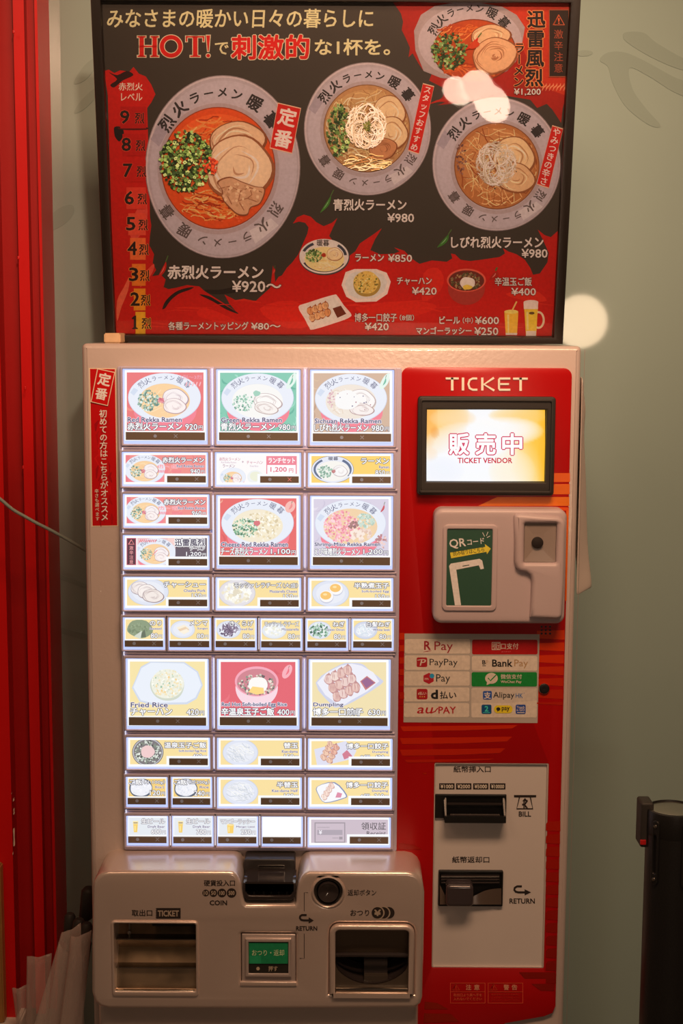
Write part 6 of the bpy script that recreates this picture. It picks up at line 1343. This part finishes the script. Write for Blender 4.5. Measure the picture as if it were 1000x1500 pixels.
# belt cassette on the left, with its red catch
cx0, cz0, cx1, cz1 = rect(937, 1175, 951, 1240, yP)
cas = MB().plate([rr(cx0, cz0, cx1 + .004, cz1, .003)], yP - .004, yP + .022, .0025, 3, back=True).go('belt_cassette', blackm, post, smooth=.9)
r0 = rect(937.5, 1230.5, 946, 1237.5, yP - .005)
MB().plate([rr(*r0, .0008)], yP - .0053, yP - .0035, .0004, 2).go('red_catch', mat('red_plastic', (.55, .01, .01), .4), cas)
def strip_on(a, name='slot_cover'):
    ca, sa = math.cos(a), math.sin(a); out = Vector((ca, sa, 0)); tan = Vector((-sa, ca, 0)); mb = MB()
    mb.plate([rr(-.0048, zt - .088, .0048, zt - .008, .0046, 6), rr(-.0022, zt - .074, .0022, zt - .026, .0021, 4)], -.0025, .002, .001, 3)
    mb.v = [Vector((pc[0], pc[1], 0)) + out * (rP * .99 - v.y) + tan * v.x + Vector((0, 0, v.z)) for v in mb.v]
    s = mb.go(name, blk, post, fix=True, smooth=.9)
    for zz in (zt - .015, zt - .081):
        c_ = Vector((pc[0], pc[1], zz)) + out * (rP * .99 + .0026)
        m2 = MB().lathe([(.0024, 0), (.0020, -.0010), (1e-5, -.0013)], (0, 0, 0), 'Y', 14)
        m2.v = [c_ + out * (-v.y) + tan * v.x + Vector((0, 0, v.z)) for v in m2.v]
        m2.go('screw', steel, s, fix=True)
for a in (-2.42, -1.30, .5, 2.0): strip_on(a)

# ------------------------------------------------------------------ umbrellas and clear umbrella sleeves at the lower left
def rod_umbrella(top, bot, r, lab):
    o = thing('umbrella', lab, 'umbrella', bot, 'closed umbrellas beside the console')
    T, B = Vector(top), Vector(bot); d = (B - T)
    MB().tube([T, T + d * .02, T + d * .16, T + d * .18], [r * .8, r * 1.25, r * 1.15, r * .5], 12).go('grip', blackm, o, smooth=1)
    MB().tube([T + d * .16, B], r * .45, 8).go('shaft', steel, o, smooth=1)
    MB().tube([T + d * .22, T + d * .3, T + d * .7, B], [r * .6, r * 1.5, r * 1.2, r * .4], 12).go('canopy', mat('black_cloth', (.015, .015, .016), .8), o, smooth=1)
yU = .06
def L3(px, py, y): p_ = at(px, py, y); return (p_.x, p_.y, p_.z)
for (a, b, c, d, y, r, lab) in ((103, 1338, 92, 1475, .10, .0066, 'black closed umbrella standing upright, leftmost in the clear sleeves'), (117, 1346, 92, 1480, .075, .0070, 'black closed umbrella with a short grip in the middle of the bundle'),
                                (131, 1300, 108, 1488, .12, .0088, 'tallest black closed umbrella leaning against the ticket machine'), (128, 1352, 108, 1490, .055, .0072, 'black closed umbrella nearest the silver console')):
    p0, p1 = Vector(L3(a, b, y)), Vector(L3(c, d, y)); d_ = (p1 - p0) * (p0.z - .55) / (p0.z - p1.z)
    rod_umbrella(p0, p0 + d_, r, lab)
pm = bpy.data.materials.new('clear_plastic_film'); pm.use_nodes = True; nt = pm.node_tree; nt.nodes.clear()
o_ = nt.nodes.new('ShaderNodeOutputMaterial'); mx = nt.nodes.new('ShaderNodeMixShader'); tr = nt.nodes.new('ShaderNodeBsdfTransparent'); pb = nt.nodes.new('ShaderNodeBsdfPrincipled')
pb.inputs['Base Color'].default_value = (.80, .66, .60, 1); pb.inputs['Roughness'].default_value = .3; lw = nt.nodes.new('ShaderNodeLayerWeight'); lw.inputs[0].default_value = .35
mr = nt.nodes.new('ShaderNodeMapRange'); mr.inputs['To Min'].default_value = .26; mr.inputs['To Max'].default_value = .62
nt.links.new(lw.outputs['Facing'], mr.inputs['Value']); nt.links.new(mr.outputs[0], mx.inputs[0]); nt.links.new(tr.outputs[0], mx.inputs[1]); nt.links.new(pb.outputs[0], mx.inputs[2]); nt.links.new(mx.outputs[0], o_.inputs[0])
def sleeve(quads, y, lab, seed):
    r_ = random.Random(seed); N_ = 10; M2 = 14; pts_ = []
    TL, TR, BR, BL = [Vector(L3(a, b, y)) for a, b in quads]
    for j in range(M2 + 1):
        v_ = j / M2
        for i in range(N_ + 1):
            u_ = i / N_; A = TL.lerp(BL, v_); B = TR.lerp(BR, v_); q_ = A.lerp(B, u_)
            q_ = q_ + Vector((0, -.008 * math.sin(math.pi * u_) - .0016 * math.sin(u_ * 11 + v_ * 5 + seed) * (1 - .3 * v_), .0)); pts_.append(q_)
    o = MB(); o.v = pts_; o.f = [[j * (N_ + 1) + i, j * (N_ + 1) + i + 1, (j + 1) * (N_ + 1) + i + 1, (j + 1) * (N_ + 1) + i] for j in range(M2) for i in range(N_)]
    ob = o.go('umbrella_sleeve', pm, None, smooth=3); sm = ob.modifiers.new('s', 'SOLIDIFY'); sm.thickness = .0006
    tag(ob, lab, 'plastic sleeve', 'clear umbrella sleeves beside the console')
sleeve([(91, 1365), (118, 1352), (126, 1575), (28, 1575)], .035, 'clear plastic umbrella sleeve in front, over the black umbrellas', 1)
sleeve([(40, 1400), (76, 1396), (66, 1580), (36, 1580)], .13, 'flat clear plastic sleeve standing up against the red jamb', 2)
sleeve([(18, 1447), (42, 1440), (60, 1580), (34, 1580)], .15, 'short clear plastic sleeve at the far left of the bundle', 3)
sleeve([(104, 1372), (134, 1362), (112, 1580), (78, 1580)], .008, 'crumpled clear plastic sleeve nearest the silver console', 4)
sleeve([(86, 1380), (110, 1400), (118, 1560), (60, 1580)], .052, 'clear plastic sleeve behind the front one, wrapped round the umbrellas', 5)
